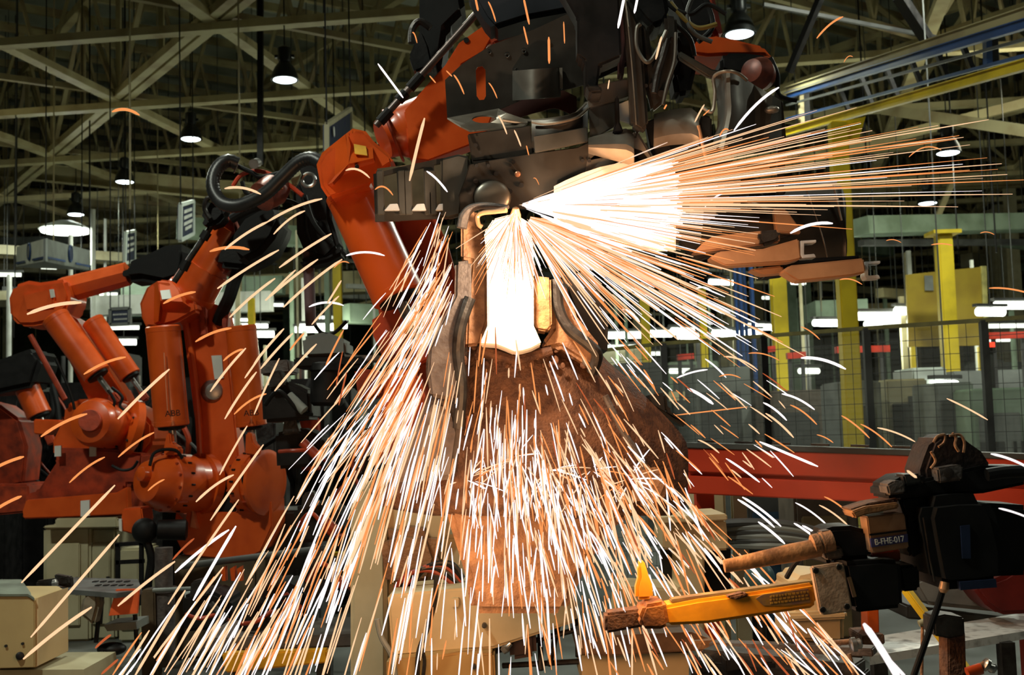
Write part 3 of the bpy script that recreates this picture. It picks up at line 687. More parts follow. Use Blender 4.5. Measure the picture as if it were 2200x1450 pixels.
part('motor_face', MB().px([(301, 652, .25), (316, 618, .22), (338, 604, .05), (345, 646, 0), (340, 690, .03), (314, 702, .2), (305, 682, .25)], 8.46, .25), ORANGE, el)
part('under_face', MB().px([(340, 690, .03), (345, 646, 0), (392, 648, 0), (412, 662, .1), (384, 692, .25), (340, 704, .25)], 8.46, .2), ORANGE, el)
part('top_cover', MB().px([(338, 604, .1), (366, 602, .12), (382, 622, .06), (392, 648, 0), (345, 646, 0)], 8.46, .2), ORANGE, el)
part('warning_sticker', MB().px([(344, 624, .05), (364, 622, .05), (368, 641, 0), (348, 643, 0)], 8.45, .03), WHITE, el, 'white sticker')
ua = part('upper_arm', cyl((398, 652, 8.8), (446, 575, 8.75), 52, 48, seg=36, mb=MB()).cyl(P(440, 585, 8.76), P(497, 492, 8.7), 46*K(8.7), 37*K(8.7), 32), ORANGE, t)
part('joint_ring', MB().lathe(P(407, 637, 8.8), P(446, 575, 8.75), [(0, 53*K(8.8)), (.03, 55*K(8.8)), (.06, 53*K(8.8))]), ORANGE, ua)
part('forearm', MB().px([(445, 545), (468, 470), (484, 456), (505, 458), (510, 500), (520, 560), (480, 590)], 8.6, .25, bevel=.02), DORANGE, t)
part('linkage_rod', cyl((374, 606, 8.4), (470, 462, 8.4), 6.5, seg=12), DARKST, t)
for a, b in (((392, 580), (402, 560)), ((436, 514), (446, 498))): part('rod_clamp', cyl((*a, 8.4), (*b, 8.4), 11, seg=10), BLACKM, t)
part('wrist_unit', MB().px([(462, 572), (470, 540), (500, 500), (530, 470), (590, 448), (612, 470), (606, 500), (585, 540), (560, 558), (520, 578)], 8.45, .35, bevel=.04), BLACKM, t)
part('wrist_cover', MB().lathe(P(515, 470, 8.5), P(590, 448, 8.45), [(0, .05), (.02, .12), (.1, .15), (.2, .14), (.28, .08)]), BLACK, t)
part('cable_bundle', MB().tube([P(520, 560, 8.6), P(505, 600, 8.6), P(492, 640, 8.6), P(480, 665, 8.7), P(470, 690, 8.8)], .05, 8), BLACK, t)
part('elbow_bracket', MB().px([(426, 662), (440, 655), (446, 720), (430, 722)], 8.7, .1, bevel=.01).px([(478, 660), (490, 672), (488, 722), (476, 700)], 8.7, .1, bevel=.01), DORANGE, t)
part('drive_motor', MB().lathe(P(336, 1138, 8.3), P(400, 1138, 8.35), [(0, .04), (.01, .07), (.2, .075), (.215, .05)]), BLACKM, t)
part('motor_cover', MB().ball(P(311, 1140, 8.3), .1, (.9, .8, .9)), BLACK, t)
part('supply_cable', MB().tube([P(314, 1160, 8.3), P(325, 1200, 8.3), P(318, 1260, 8.3), P(324, 1330, 8.35)], .03, 8), BLACK, t)
# --- R1: far left robot, lower arm leaning to the right
Y = 9.9
t = thing('welding_robot', 'orange robot at far left with leaning cylinders and black wrist cover', 'robot', Vector((P(180, 1200, Y).x, Y, 0)), 'orange welding robots')
part('elbow_housing', MB().px([(17, 640), (28, 612), (60, 602), (84, 606), (140, 598), (150, 632), (146, 660), (120, 690), (70, 700), (40, 700), (20, 680)], Y-.2, .42, bevel=.03), ORANGE, t)
part('motor_face', MB().px([(48, 632), (112, 616), (116, 660), (56, 668)], Y-.23, .05, bevel=.012), ORANGE, t)
part('warning_sticker', MB().px([(106, 622), (114, 621), (117, 638), (109, 640)], Y-.24, .02), PALE, t, 'pale sticker')
fa = part('forearm', cyl((138, 624, Y), (275, 588, Y), 29, 26, seg=8), ORANGE, t)
part('joint_ring', cyl((134, 627, Y), (146, 624, Y), 29, seg=24), ORANGE, fa)
part('wrist_cover', MB().px([(258, 586), (262, 565), (310, 545), (350, 526), (385, 522), (400, 528), (400, 560), (392, 600), (350, 612), (300, 602), (262, 606)], Y-.2, .4, bevel=.06), BLACK, t, 'black fabric wrist cover')
part('lower_arm', MB().px([(110, 690), (135, 668), (165, 686), (205, 750), (270, 850), (275, 880), (215, 900), (190, 860), (150, 780)], Y, .22, bevel=.015), ORANGE, t)
part('arm_label', MB().px([(172, 722), (182, 718), (206, 752), (198, 762)], Y-.01, .02), mat('label_cream', (.5, .42, .28), .5), t, 'cream label strip')
balancer(t, (117, 680, Y-.35), (209, 805, Y-.35), 30); balancer(t, (198, 688, Y-.2), (280, 808, Y-.2), 24)
part('linkage_rod', cyl((65, 720, Y-.2), (140, 858, Y-.2), 6, seg=10), DORANGE, t)
sh = part('shoulder_housing', MB().px([(135, 900), (138, 872), (160, 858), (215, 855), (260, 860), (300, 880), (328, 910), (330, 950), (300, 990), (240, 1018), (150, 1010), (112, 980), (112, 945)], Y-.1, .5, bevel=.03), ORANGE, t)
part('shoulder_drive', MB().lathe(P(190, 905, Y-.55), P(250, 915, Y-.1), [(0, .05), (.005, .10), (.03, .17), (.1, .2), (.45, .2)]), ORANGE, t)
part('motor_face', MB().lathe(P(192, 903, Y-.6), P(200, 906, Y-.5), [(0, .085), (.012, .09), (.05, .09)]), DORANGE, t)
part('flange_ring', MB().lathe(P(268, 915, Y-.2), P(310, 925, Y-.1), [(0, .2), (.02, .24), (.08, .24), (.1, .2)]), ORANGE, t)
part('base', MB().px([(112, 962), (122, 990), (80, 1055), (55, 1062), (46, 1115), (275, 1112), (275, 1040), (300, 1040), (306, 975), (240, 965)], Y-.25, .6, bevel=.02), DORANGE, t)
part('mounting_foot', MB().px([(48, 1098), (56, 1074), (108, 1070), (250, 1058), (272, 1046), (274, 1105), (110, 1112), (50, 1114)], Y-.4, .12, bevel=.008), ORANGE, t)
for pts in ([(232, 838), (246, 862), (240, 884), (250, 900)], [(240, 832), (262, 852), (258, 872), (272, 884)], [(296, 990), (284, 1006), (262, 1010), (240, 1000)], [(120, 770), (150, 840), (160, 880)]): part('cable', MB().tube([P(x, y, Y-.45) for x, y in pts], .012, 7), BLACK, t)
part('black_gap', MB().px([(262, 888), (290, 884), (306, 920), (300, 975), (272, 990), (268, 930)], Y-.16, .1, bevel=.02), BLACKM, t)
bolts(t, BLACKM, P(240, 912, Y-.32), P(190, 903, Y-.6)-P(200, 906, Y-.5), .19, 12, .010, .02)
for x in (117, 192): part('foot_label', MB().px([(x, 958), (x+14, 957), (x+14, 980), (x, 981)], Y-.34, .02), WHITE, t, 'white label')
part('foot_label', MB().px([(173, 1076), (192, 1074), (192, 1108), (173, 1110)], Y-.42, .02), WHITE, t, 'white label')
# --- the two sliver robots behind at far left
Y = 11.5
t = thing('welding_robot', 'dark orange robot cut off by the left edge behind the other two', 'robot', Vector((P(20, 1200, Y).x, Y, 0)), 'orange welding robots')
part('lower_arm', MB().px([(-40, 860), (0, 870), (40, 900), (58, 960), (50, 1040), (-40, 1060)], Y, .4, bevel=.03), DORANGE, t)
balancer(t, (58, 832, Y-.2), (85, 892, Y-.2), 26)
part('base', MB().px([(-40, 1040), (60, 1040), (66, 1100), (-40, 1110)], Y-.2, .6, bevel=.02), DORANGE, t)
part('elbow_housing', MB().px([(-60, 790), (0, 770), (70, 745), (88, 770), (70, 830), (0, 845), (-60, 850)], Y-.4, .5, bevel=.05), BLACK, t, 'black covered elbow')
part('side_motor', MB().px([(72, 900), (128, 902), (132, 915), (98, 935), (72, 932)], Y-.8, .2, bevel=.01), ORANGE, t)

# --- R3: central robot carrying the car panel
Y = 5.6
t = thing('handling_robot', 'large central orange robot holding the pressed car panel over the weld', 'robot', Vector((P(930, 1100, Y).x, Y+.3, 0)))
el = part('elbow_housing', MB().px([(682, 352), (694, 330), (740, 290), (756, 278), (786, 282), (800, 300), (842, 335), (846, 350), (812, 372), (800, 396), (760, 410), (706, 428), (688, 400)], Y-.25, .5, bevel=.02), ORANGE, t)
part('motor_face', MB().px([(680, 354, .16), (692, 328, .14), (742, 288, .02), (749, 352, 0), (714, 392, .02), (690, 404, .14)], Y-.32, .2), ORANGE, el)
part('under_face', MB().px([(690, 404, .14), (714, 392, 0), (749, 352, -.02), (802, 340, 0), (812, 370, .16), (762, 412, .2), (708, 430, .2)], Y-.30, .15), ORANGE, el)
part('top_cover', MB().px([(742, 288, .04), (758, 276, .16), (786, 282, .18), (800, 300, .12), (802, 340, 0), (749, 352, -.02)], Y-.32, .2), ORANGE, el)
part('warning_sticker', MB().px([(760, 309, .05), (786, 314, .05), (789, 334, 0), (762, 330, 0)], Y-.32, .02), mat('yellow_sticker', (.85, .45, .05), .5), el, 'yellow sticker')
part('plug', MB().lathe(P(767, 358, Y-.33), P(767, 358, Y-.2), [(0, .008), (.002, .010), (.04, .010)]), BLACKM, el)
part('black_recess', MB().px([(790, 300), (812, 305), (826, 340), (812, 360), (796, 350)], Y-.2, .1, bevel=.01), BLACKM, el)
ua = part('upper_arm', MB().lathe(P(822, 300, Y+.1), P(1010, 225, Y+.25), [(0, .08), (.0, 44*K(Y)), (.06, 48*K(Y)), (.085, 56*K(Y)), (.10, 60*K(Y)), (.45, 62*K(Y)), (.62, 50*K(Y))], 48), ORANGE, t)
part('joint_ring', MB().lathe(P(842, 293, Y+.1), P(900, 270, Y+.1), [(0, 59*K(Y)), (.004, 62*K(Y)), (.012, 62*K(Y)), (.016, 59*K(Y))], 48), DORANGE, ua)
part('arm_bracket', MB().px([(868, 238), (930, 168), (956, 140), (986, 92), (1008, 76), (1053, 44), (1056, 62), (1056, 82), (1040, 110), (992, 138), (985, 160), (1060, 130), (1060, 240), (1040, 300), (920, 345), (880, 340)], Y+.0, .14, bevel=.006), ORANGE, t)
part('bracket_hole', MB().px(circ(1002, 86, 6), Y-.006, .02), BLACKM, t)
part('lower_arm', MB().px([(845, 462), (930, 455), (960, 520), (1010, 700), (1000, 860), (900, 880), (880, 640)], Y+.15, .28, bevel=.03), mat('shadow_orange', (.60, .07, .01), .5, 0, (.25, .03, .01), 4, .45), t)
balancer(t, (752, 408, Y-.05), (858, 640, Y-.1), 58)
part('lower_housing', MB().px([(796, 668), (830, 640), (870, 625), (905, 628), (915, 680), (890, 760), (830, 790), (800, 720)], Y-.0, .35, bevel=.04), DORANGE, t)
part('base', MB().px([(840, 760), (900, 740), (1000, 800), (1010, 960), (870, 980), (800, 1000), (790, 920), (820, 850)], Y+.1, .5, bevel=.04), DORANGE, t)
part('riser', MB().box((P(920, 1100, Y).x, Y+.45, .55), (.6, .5, 1.1), bevel=.02), TAN, t, 'tan riser')
part('linkage_rod', cyl((808, 270, Y-.1), (1045, 5, Y-.1), 8, seg=14), mat('brown_grey_rod', (.16, .12, .11), .4, .5), t)
for a, b in (((856, 216), (872, 199)), ((816, 262), (838, 238)), ((880, 190), (905, 162))): part('rod_clamp', cyl((*a, Y-.1), (*b, Y-.1), 12, seg=10), BLACKM, t)
part('valve_block', MB().px([(878, 120), (905, 60), (920, 95), (930, 140), (890, 155)], Y-.05, .1, bevel=.01), BLACKM, t)
part('hose_elbow', MB().tube([P(884, 92, Y), P(886, 62, Y), P(902, 46, Y), P(925, 60, Y)], .018, 8), DARKST, t)
part('red_bracket', MB().px([(1050, 66), (1230, 20), (1240, 30), (1200, 46), (1058, 94)], Y-.1, .15, bevel=.01), DORANGE, t)
part('wrist_body', MB().px([(900, -30), (945, -40), (990, -40), (1000, 20), (960, 60), (946, 150), (900, 120), (900, 20)], Y+.1, .3, bevel=.03), BLACK, t)
# robot dress pack: hose and gripper hardware behind the elbow
hz = [(690, 350), (668, 340), (640, 350), (606, 382), (575, 412), (545, 430), (510, 442), (478, 436), (460, 412), (458, 384), (470, 358), (490, 345), (510, 352)]
solo('corrugated_hose', MB().tube([P(x, y, 6.6+.02*i) for i, (x, y) in enumerate(hz)], .042, 14, ribs=.022), HOSE, 'thick black corrugated hose looping left of the central robot elbow', 'hose')
t = thing('gripper_tool', 'black gripper tool with cables hanging behind the hose loop', 'tool', P(600, 560, 7.2))
part('frame_plate', MB().px([(640, 340), (690, 350), (708, 380), (712, 470), (730, 530), (700, 560), (655, 545), (636, 500), (634, 420)], 7.2, .25, bevel=.03), BLACKM, t)
part('motor', MB().lathe(P(560, 425, 6.9), P(625, 385, 7.1), [(0, .04), (.01, .09), (.12, .1), (.2, .07)]), mat('scuffed_red_motor', (.30, .07, .04), .4, .2, (.12, .03, .02), 12), t, 'scuffed red motor')
part('warning_sticker', MB().px([(582, 392), (598, 386), (606, 404), (588, 410)], 6.85, .03), mat('orange_sticker', (.9, .30, .03), .5), t, 'orange sticker')
part('clip', MB().px([(620, 366), (640, 360), (646, 374), (636, 396), (628, 398)], 7.0, .05, bevel=.005), mat('pale_brass', (.55, .55, .35), .4, .4), t, 'pale brass clip')
part('mount_ring', MB().tube([P(663+14*math.cos(a), 387+14*math.sin(a), 7.0) for a in [i*.52 for i in range(13)]], .012, 8), STEEL, t)
m = MB()
for k, pts in enumerate([[(500, 352), (540, 370), (560, 380), (600, 372), (640, 360)], [(500, 400), (520, 375), (560, 368), (610, 390), (650, 420)], [(655, 420), (670, 470), (690, 500), (712, 520)], [(560, 440), (600, 430), (640, 440), (680, 480)], [(520, 390), (530, 415), (560, 425)], [(640, 400), (655, 440), (660, 500), (680, 545)]]):
    m = MB().tube([P(x, y, 6.95+.05*k) for x, y in pts], .014, 8); part('cable', m, BLACK if k != 1 else mat('red_cable', (.6, .06, .02), .4), t)
part('wrist_flange', MB().px([(492, 545), (500, 500), (524, 468), (560, 448), (596, 446), (606, 470), (590, 510), (560, 545), (520, 565)], 7.3, .3, bevel=.05), BLACK, t)
part('flange_band', MB().tube([P(498, 470, 7.15), P(530, 452, 7.12), (P(570, 440, 7.1)), P(600, 442, 7.1)], .03, 10), BLACK, t)
part('red_stripe', MB().tube([P(520, 452, 7.1), P(550, 438, 7.08), P(590, 432, 7.08)], .008, 6), DORANGE, t)
part('arm_tube', MB().cyl(P(662, 540, 7.3), P(668, 700, 7.3), .035, seg=12), mat('dull_purple_tube', (.16, .09, .10), .5), t)
part('hook_cable', MB().tube([P(672, 690, 7.3), P(690, 714, 7.3), P(716, 716, 7.3), P(745, 690, 7.3)], .012, 8), BLACK, t)
part('foot_block', MB().px([(640, 556), (700, 545), (735, 525), (738, 545), (706, 562), (650, 575)], 7.2, .2, bevel=.02), BLACKM, t)
part('fitting', MB().tube([P(500, 338, 6.9), P(510, 352, 6.9), P(502, 372, 6.9)], .006, 6).cyl(P(545, 352, 6.9), P(552, 350, 7.0), .03, seg=14), STEEL, t)
# small parts near the left hose end
rk = random.Random(9)
for k in range(13):
    x = -30+k*84+rk.uniform(-16, 16); yt = rk.uniform(745, 880) if k < 4 else rk.uniform(800, 930); Yk = 12.2+rk.uniform(0, 1.6)
    if 4 < k: Yk -= 2.2
    tt = thing('machine_rack', 'dark machine rack with hoses standing behind the orange robots', 'rack', Vector((P(x, yt, Yk).x, Yk, 0)), 'dark machine racks behind the robots')
    a, b = P(x-36, yt, Yk), P(x+40, yt, Yk); h = a.z
    part('body', MB().box(((a.x+b.x)/2, Yk+.3, h*.5), (b.x-a.x, .5, h), bevel=.02), rk.choice((BLACKM, BLACKM, GREYD, DARKST)), tt)
    part('control_unit', MB().box(((a.x+b.x)/2+.05, Yk-.04, h*.72), ((b.x-a.x)*.5, .16, h*.22), bevel=.01), rk.choice((DARKST, GREYD, BLACKM, DORANGE)), tt)
    for s_ in range(3):
        q = P(x+rk.uniform(-30, 30), yt+rk.uniform(-6, 30), Yk-.1); part('hose', MB().tube([q, q+Vector((rk.uniform(-.2, .2), -.1, -.3)), q+Vector((rk.uniform(-.3, .3), -.15, -.6)), q+Vector((rk.uniform(-.2, .2), 0, -1))], rk.uniform(.012, .03), 7), rk.choice((BLACK, DARKST, DORANGE, GREYD)), tt)
    part('stack_light', MB().cyl((a.x+.1, Yk+.2, h), (a.x+.1, Yk+.2, h+rk.uniform(.1, .35)), .025, seg=8), rk.choice((GREYD, STEEL)), tt)
t = thing('valve_cluster', 'dark valve cluster at the top of the left linkage rod', 'valve', P(450, 470, 8.3))
part('body', MB().px([(428, 470), (440, 440), (448, 425), (476, 430), (486, 460), (470, 478), (440, 490)], 8.3, .2, bevel=.03), BLACKM, t)
part('pipe_bend', MB().tube([P(452, 470, 8.25), P(440, 450, 8.25), P(444, 428, 8.25), P(458, 424, 8.25)], .018, 8), DARKST, t)
# ------------------------------------------------------------------ pressed car body panel held in the air
Y = 4.75
t = thing('car_body_panel', 'large pressed grey steel car body front held over the weld point', 'panel', P(1250, 500, Y))
dash = part('firewall', MB().px([(956, 172), (992, 138), (1056, 96), (1150, 62), (1236, 22), (1345, -10), (1352, 140), (1262, 180), (1234, 188), (1130, 210), (1071, 236), (961, 256)], Y, .008, holes=[[(1022, 150), (1026, 143), (1036, 141), (1043, 150), (1044, 206), (1040, 214), (1030, 215), (1024, 206)]]), SHEETD, t)
m = MB()
for x, y, r in ((1090, 119, 4), (1126, 110, 4), (1052, 112, 3), (1110, 150, 3), (1180, 92, 3)): m.tube([P(x+r*math.cos(a), y+r*math.sin(a), Y-.004) for a in [i*.7 for i in range(10)]], .0025, 6)
part('pressed_dimple', m, DARKST, dash)
tower = part('strut_tower', MB().sheet([[P(1101+i*13, yt+i*-1.0, Y-.10*math.sin(math.pi*i/8)-.01) for i in range(9)] for yt in (152, 184, 216)], .006, 2), SHEET, t)
part('tower_seam', MB().bar(P(1205, 146, Y-.03), P(1206, 190, Y-.03), .006, .012), SHEETL, tower)
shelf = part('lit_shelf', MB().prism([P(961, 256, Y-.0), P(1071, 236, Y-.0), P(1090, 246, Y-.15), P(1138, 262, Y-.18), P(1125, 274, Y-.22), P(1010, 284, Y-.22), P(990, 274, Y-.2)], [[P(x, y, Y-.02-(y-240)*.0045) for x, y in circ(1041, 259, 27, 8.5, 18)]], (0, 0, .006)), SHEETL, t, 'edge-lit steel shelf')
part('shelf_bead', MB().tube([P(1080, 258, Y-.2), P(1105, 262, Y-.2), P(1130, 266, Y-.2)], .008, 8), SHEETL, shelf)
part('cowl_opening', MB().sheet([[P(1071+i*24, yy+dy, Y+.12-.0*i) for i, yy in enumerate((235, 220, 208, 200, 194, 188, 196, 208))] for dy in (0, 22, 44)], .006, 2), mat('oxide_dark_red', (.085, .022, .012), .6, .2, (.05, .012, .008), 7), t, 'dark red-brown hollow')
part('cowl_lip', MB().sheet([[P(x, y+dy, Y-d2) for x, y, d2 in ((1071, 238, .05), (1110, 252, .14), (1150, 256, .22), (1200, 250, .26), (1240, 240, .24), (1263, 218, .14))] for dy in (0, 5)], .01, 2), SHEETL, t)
part('curved_crossmember', MB().sheet([[P(x, y+(yb-y)*u, Y-d2-.015*math.sin(u*3.14)) for x, y, d2, yb in ((1142, 258, .22, 328), (1170, 258, .25, 325), (1205, 252, .27, 318), (1240, 242, .25, 308), (1263, 222, .16, 300))] for u in (0, .3, .62, .68, 1)], .008, 2), SHEETD, t)
part('crossmember_bracket', MB().px([(1146, 292), (1196, 284), (1262, 272), (1264, 304), (1200, 318), (1149, 328)], Y-.29, .012, bevel=.003), SHEET, t)
part('crossmember_bead', MB().tube([P(1143, 262, Y-.25), P(1170, 266, Y-.27), P(1205, 262, Y-.29), P(1240, 252, Y-.27), P(1262, 234, Y-.2)], .006, 8), SHEETL, t)
p1 = part('upper_side_member', MB().px([(1004, 288), (1040, 282), (1120, 272), (1140, 268), (1146, 330), (1092, 340), (1014, 346)], Y-.23, .05, bevel=.004), SHEETD, t)
main = part('lower_side_plate', MB().px([(1008, 352), (1060, 342), (1148, 328), (1240, 316), (1262, 306), (1330, 306), (1380, 322), (1405, 352), (1440, 400), (1452, 520), (1400, 545), (1250, 500), (1180, 452), (1100, 446), (1030, 448), (990, 470), (985, 420), (1000, 380)], Y-.26, .03, bevel=.004), SHEETD, t)
m = MB()
for x, y, r in ((1022, 312, 4), (1032, 328, 3), (1028, 300, 2), (1024, 356, 4), (1049, 356, 4), (1103, 348, 4), (1096, 355, 3), (1066, 373, 5), (1022, 389, 5), (1009, 412, 5), (1088, 405, 4), (1120, 398, 5), (1096, 411, 5), (1252, 345, 4), (1266, 345, 4)):
    part('drilled_hole', MB().cyl(P(x, y, Y-.275), P(x, y, Y-.25), r*K(Y), seg=12), BLACKM, t, smooth=False)
part('flash_glare_face', MB().sheet([[P(x, y+(yb-y)*u, Y-.30-.02*math.sin(u*3.1)) for x, y, yb in ((1190, 400, 480), (1250, 372, 505), (1330, 350, 528), (1400, 360, 540), (1452, 400, 538))] for u in (0, .3, .7, 1)], .01, 2), mat('flash_lit_steel_skin', (.75, .72, .68), .6, .15), t, 'face coloured white for the flash glare')  # pale skin added so the flash glare burns out on it
part('raised_boss', MB().lathe(P(1112, 374, Y-.28), P(1112, 374, Y-.2), [(0, .006), (.004, .011), (.02, .012)]), mat('copper_boss', (.6, .28, .16), .4, .6), t)
part('domed_pressing', MB().ball(P(1058, 424, Y-.27), 38*K(Y), (1, .30, .92), 28), SHEET, t)
part('louvred_flange', MB().px([(946, 340), (985, 330), (1010, 336), (1010, 380), (994, 420), (990, 462), (962, 470), (946, 465)], Y-.22, .04, bevel=.01), SHEET, t)
lv = part('louvred_plate', MB().px([(802, 374), (860, 358), (960, 338), (962, 468), (856, 474), (806, 476)], Y-.18, .015, holes=[[(822, 378), (852, 370), (856, 446), (824, 450)], [(882, 366), (910, 360), (914, 444), (886, 448)], [(932, 354), (952, 350), (954, 442), (936, 446)]], bevel=0), SHEETD, t)
for x in (816, 862, 876, 918, 928, 957): part('louvre_rib', MB().bar(P(x, 366, Y-.20), P(x+3, 462, Y-.20), .012, .03, .004), SHEET, lv)
for k, (x, w) in enumerate(((842, 17), (900, 16), (946, 11))): part('bright_tab', MB().px([(x-w, 452), (x-w*.3, 438), (x+w*.7, 437), (x+w, 452)], Y-.215, .02, bevel=.002), mat('bright_tab_zinc', (.85, .88, .90), .25, .3), lv, 'bright zinc tab')
part('louvre_back', MB().px([(810, 362), (960, 344), (958, 460), (812, 466)], Y-.10, .01), mat('tan_inner_skin', (.26, .19, .11), .5, .4), lv, 'tan inner skin')
# right part of the same pressing
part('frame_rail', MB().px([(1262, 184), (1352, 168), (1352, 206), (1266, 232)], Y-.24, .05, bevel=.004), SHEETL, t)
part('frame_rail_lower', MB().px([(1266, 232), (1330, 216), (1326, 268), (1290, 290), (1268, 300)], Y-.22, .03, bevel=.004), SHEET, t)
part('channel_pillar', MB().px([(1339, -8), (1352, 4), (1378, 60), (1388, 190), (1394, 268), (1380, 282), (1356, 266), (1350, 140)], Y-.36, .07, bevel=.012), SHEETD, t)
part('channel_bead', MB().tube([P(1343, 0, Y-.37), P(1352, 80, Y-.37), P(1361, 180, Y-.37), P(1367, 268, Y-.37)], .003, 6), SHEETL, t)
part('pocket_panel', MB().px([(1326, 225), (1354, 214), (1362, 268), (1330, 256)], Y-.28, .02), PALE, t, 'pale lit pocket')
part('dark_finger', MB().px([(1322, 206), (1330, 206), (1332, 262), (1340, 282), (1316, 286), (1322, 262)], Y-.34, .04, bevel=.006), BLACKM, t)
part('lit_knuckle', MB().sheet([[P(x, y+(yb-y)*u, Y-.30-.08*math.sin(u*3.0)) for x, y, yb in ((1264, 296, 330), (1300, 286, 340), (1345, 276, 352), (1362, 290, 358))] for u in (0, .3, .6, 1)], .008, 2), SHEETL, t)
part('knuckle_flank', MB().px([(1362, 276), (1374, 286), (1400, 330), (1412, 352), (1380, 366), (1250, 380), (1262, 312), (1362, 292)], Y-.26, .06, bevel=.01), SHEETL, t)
br = part('hinge_arch', MB().px([(1375, 45), (1392, 60), (1404, 124), (1430, 60), (1428, 30), (1455, 34), (1456, 66), (1448, 160), (1428, 218), (1400, 240), (1395, 215), (1388, 190)], Y-.34, .04, bevel=.012), SHEETD, t)
br2 = part('arch_ridge', MB().tube([P(1432, 66, Y-.36), P(1416, 100, Y-.36), P(1398, 130, Y-.36), P(1384, 130, Y-.36), P(1368, 100, Y-.36), P(1368, 62, Y-.36), P(1376, 52, Y-.36)], .008, 8), SHEET, br)
part('arch_ridge', MB().tube([P(1452, 70, Y-.36), P(1449, 130, Y-.36), P(1434, 180, Y-.36), P(1424, 225, Y-.36)], .007, 8), SHEET, br)
part('arch_groove', MB().tube([P(1434, 84, Y-.355), P(1424, 120, Y-.355), P(1412, 160, Y-.355), P(1405, 200, Y-.355)], .012, 8), DARKST, br)
m = MB()
for x, y, r in ((1443, 83, 4), (1402, 185, 7), (1388, 184, 4), (1421, 201, 7), (1366, 130, 3)): part('drilled_hole', MB().cyl(P(x, y, Y-.352), P(x, y, Y-.33), r*K(Y), seg=12), BLACKM, br, smooth=False)
part('brace_strip', MB().px([(1460, 108), (1530, 148), (1576, 156), (1576, 166), (1524, 166), (1458, 124)], Y-.25, .03, bevel=.006), SHEET, t)
part('lit_box_section', MB().sheet([[P(x, y+(yb-y)*u, Y-.28-.05*math.sin(u*3.0)) for x, y, yb in ((1405, 245, 320), (1440, 236, 312), (1485, 232, 310), (1502, 250, 316))] for u in (0, .3, .7, 1)], .008, 2), SHEETL, t)
part('dark_web', MB().px([(1386, 262), (1416, 250), (1440, 300), (1450, 360), (1420, 350), (1400, 330)], Y-.22, .05, bevel=.005), BLACKM, t)
part('inner_plate', MB().px([(1430, 300), (1500, 296), (1520, 340), (1600, 350), (1610, 420), (1480, 430), (1440, 400)], Y-.12, .02), SHEETD, t)
# wheel-arch / strut tower shell at right
A = [(1536, 160), (1560, 156), (1586, 160), (1620, 182), (1660, 205), (1682, 218)]
B = [(1545, 250), (1562, 245), (1590, 250), (1622, 262), (1655, 268), (1686, 280)]
C = [(1530, 312), (1545, 318), (1575, 330), (1610, 330), (1650, 318), (1688, 305)]
dep = [.02, -.16, -.14, -.02, -.05, .08]
part('tower_shell', MB().sheet([[P(x, y, Y-.15+d) for (x, y), d in zip(rw, dep)] for rw in (A, [((a[0]+b[0])/2, (a[1]+b[1])/2) for a, b in zip(A, B)], B, C)], .006, 3), SHEET, t)
part('tower_lip', MB().tube([P(1510, 232, Y-.3), P(1530, 240, Y-.3), P(1536, 200, Y-.3), P(1534, 165, Y-.3), P(1560, 153, Y-.34), P(1586, 158, Y-.33), P(1604, 172, Y-.28)], .007, 8), SHEETL, t)
part('folded_flange', MB().px([(1508, 244), (1530, 250), (1530, 300), (1520, 312), (1506, 300), (1502, 262)], Y-.3, .03, bevel=.008), SHEETD, t)
part('hanging_rod', MB().cyl(P(1500, 270, Y-.32), P(1520, 352, Y-.32), .008, seg=10), COPPER, t)
part('edge_column', MB().px([(1666, 195), (1682, 218), (1690, 300), (1684, 420), (1670, 420), (1672, 300), (1658, 240)], Y-.1, .04, bevel=.005), SHEETD, t)
part('bracket_boss', MB().ball(P(1658, 236, Y-.2), .022, (1.4, 1, .7), 14), SHEETL, t)
# big apron behind the copper rails
ap = part('apron', MB().sheet([[P(x, y+(yb-y)*u, Y+.05-.05*math.sin(u*3.1)) for x, y, yb in ((1440, 350, 520), (1560, 372, 540), (1690, 392, 560), (1770, 398, 574), (1808, 400, 560), (1818, 440, 560))] for u in (0, .3, .65, 1)], .008, 2), SHEETD, t)
part('bright_edge', MB().tube([P(1664, 403, Y-.02), P(1720, 401, Y-.02), P(1760, 398, Y-.02), P(1797, 391, Y-.02)], .009, 8), mat('bright_tab_zinc', None), ap)
part('curved_bead', MB().tube([P(1730, 402, Y-.03), P(1752, 462, Y-.04), P(1770, 520, Y-.04), P(1778, 556, Y-.03)], .003, 6), SHEETL, ap)
part('curved_bead', MB().tube([P(1790, 396, Y-.01), P(1800, 440, Y-.01), P(1808, 474, Y-.01)], .005, 6), SHEETL, ap)
part('oval_hole', MB().px(circ(1664, 413, 24, 8), Y-.02, .02), BLACKM, ap)
part('brace_strip', MB().tube([P(1590, 424, Y-.06), P(1640, 448, Y-.06), P(1664, 450, Y-.06)], .012, 8), SHEETL, ap)
part('tan_gusset', MB().px([(1662, 448), (1690, 450), (1716, 486), (1722, 502), (1668, 498)], Y-.14, .04, bevel=.005), COPPER, t)
part('lit_square_plate', MB().px([(1482, 404), (1536, 402), (1540, 462), (1520, 476), (1484, 470)], Y-.30, .03, bevel=.004), SHEETL, t)
part('dark_slot', MB().px([(1452, 398), (1482, 400), (1484, 470), (1456, 462)], Y-.26, .03), BLACKM, t)
part('crossmember', MB().px([(1484, 474), (1520, 480), (1700, 468), (1720, 500), (1560, 540), (1500, 560), (1460, 520)], Y-.1, .06, bevel=.006), SHEETD, t)
def rail(pts, Yr, nm, hole=None):
    o = part(nm, MB().px(pts, Yr, .09, bevel=.006), COPPER, t, 'copper-toned box rail'); return o
rail([(1489, 543), (1510, 522), (1532, 507), (1631, 496), (1676, 494), (1676, 521), (1590, 532)], Y-.30, 'box_rail')
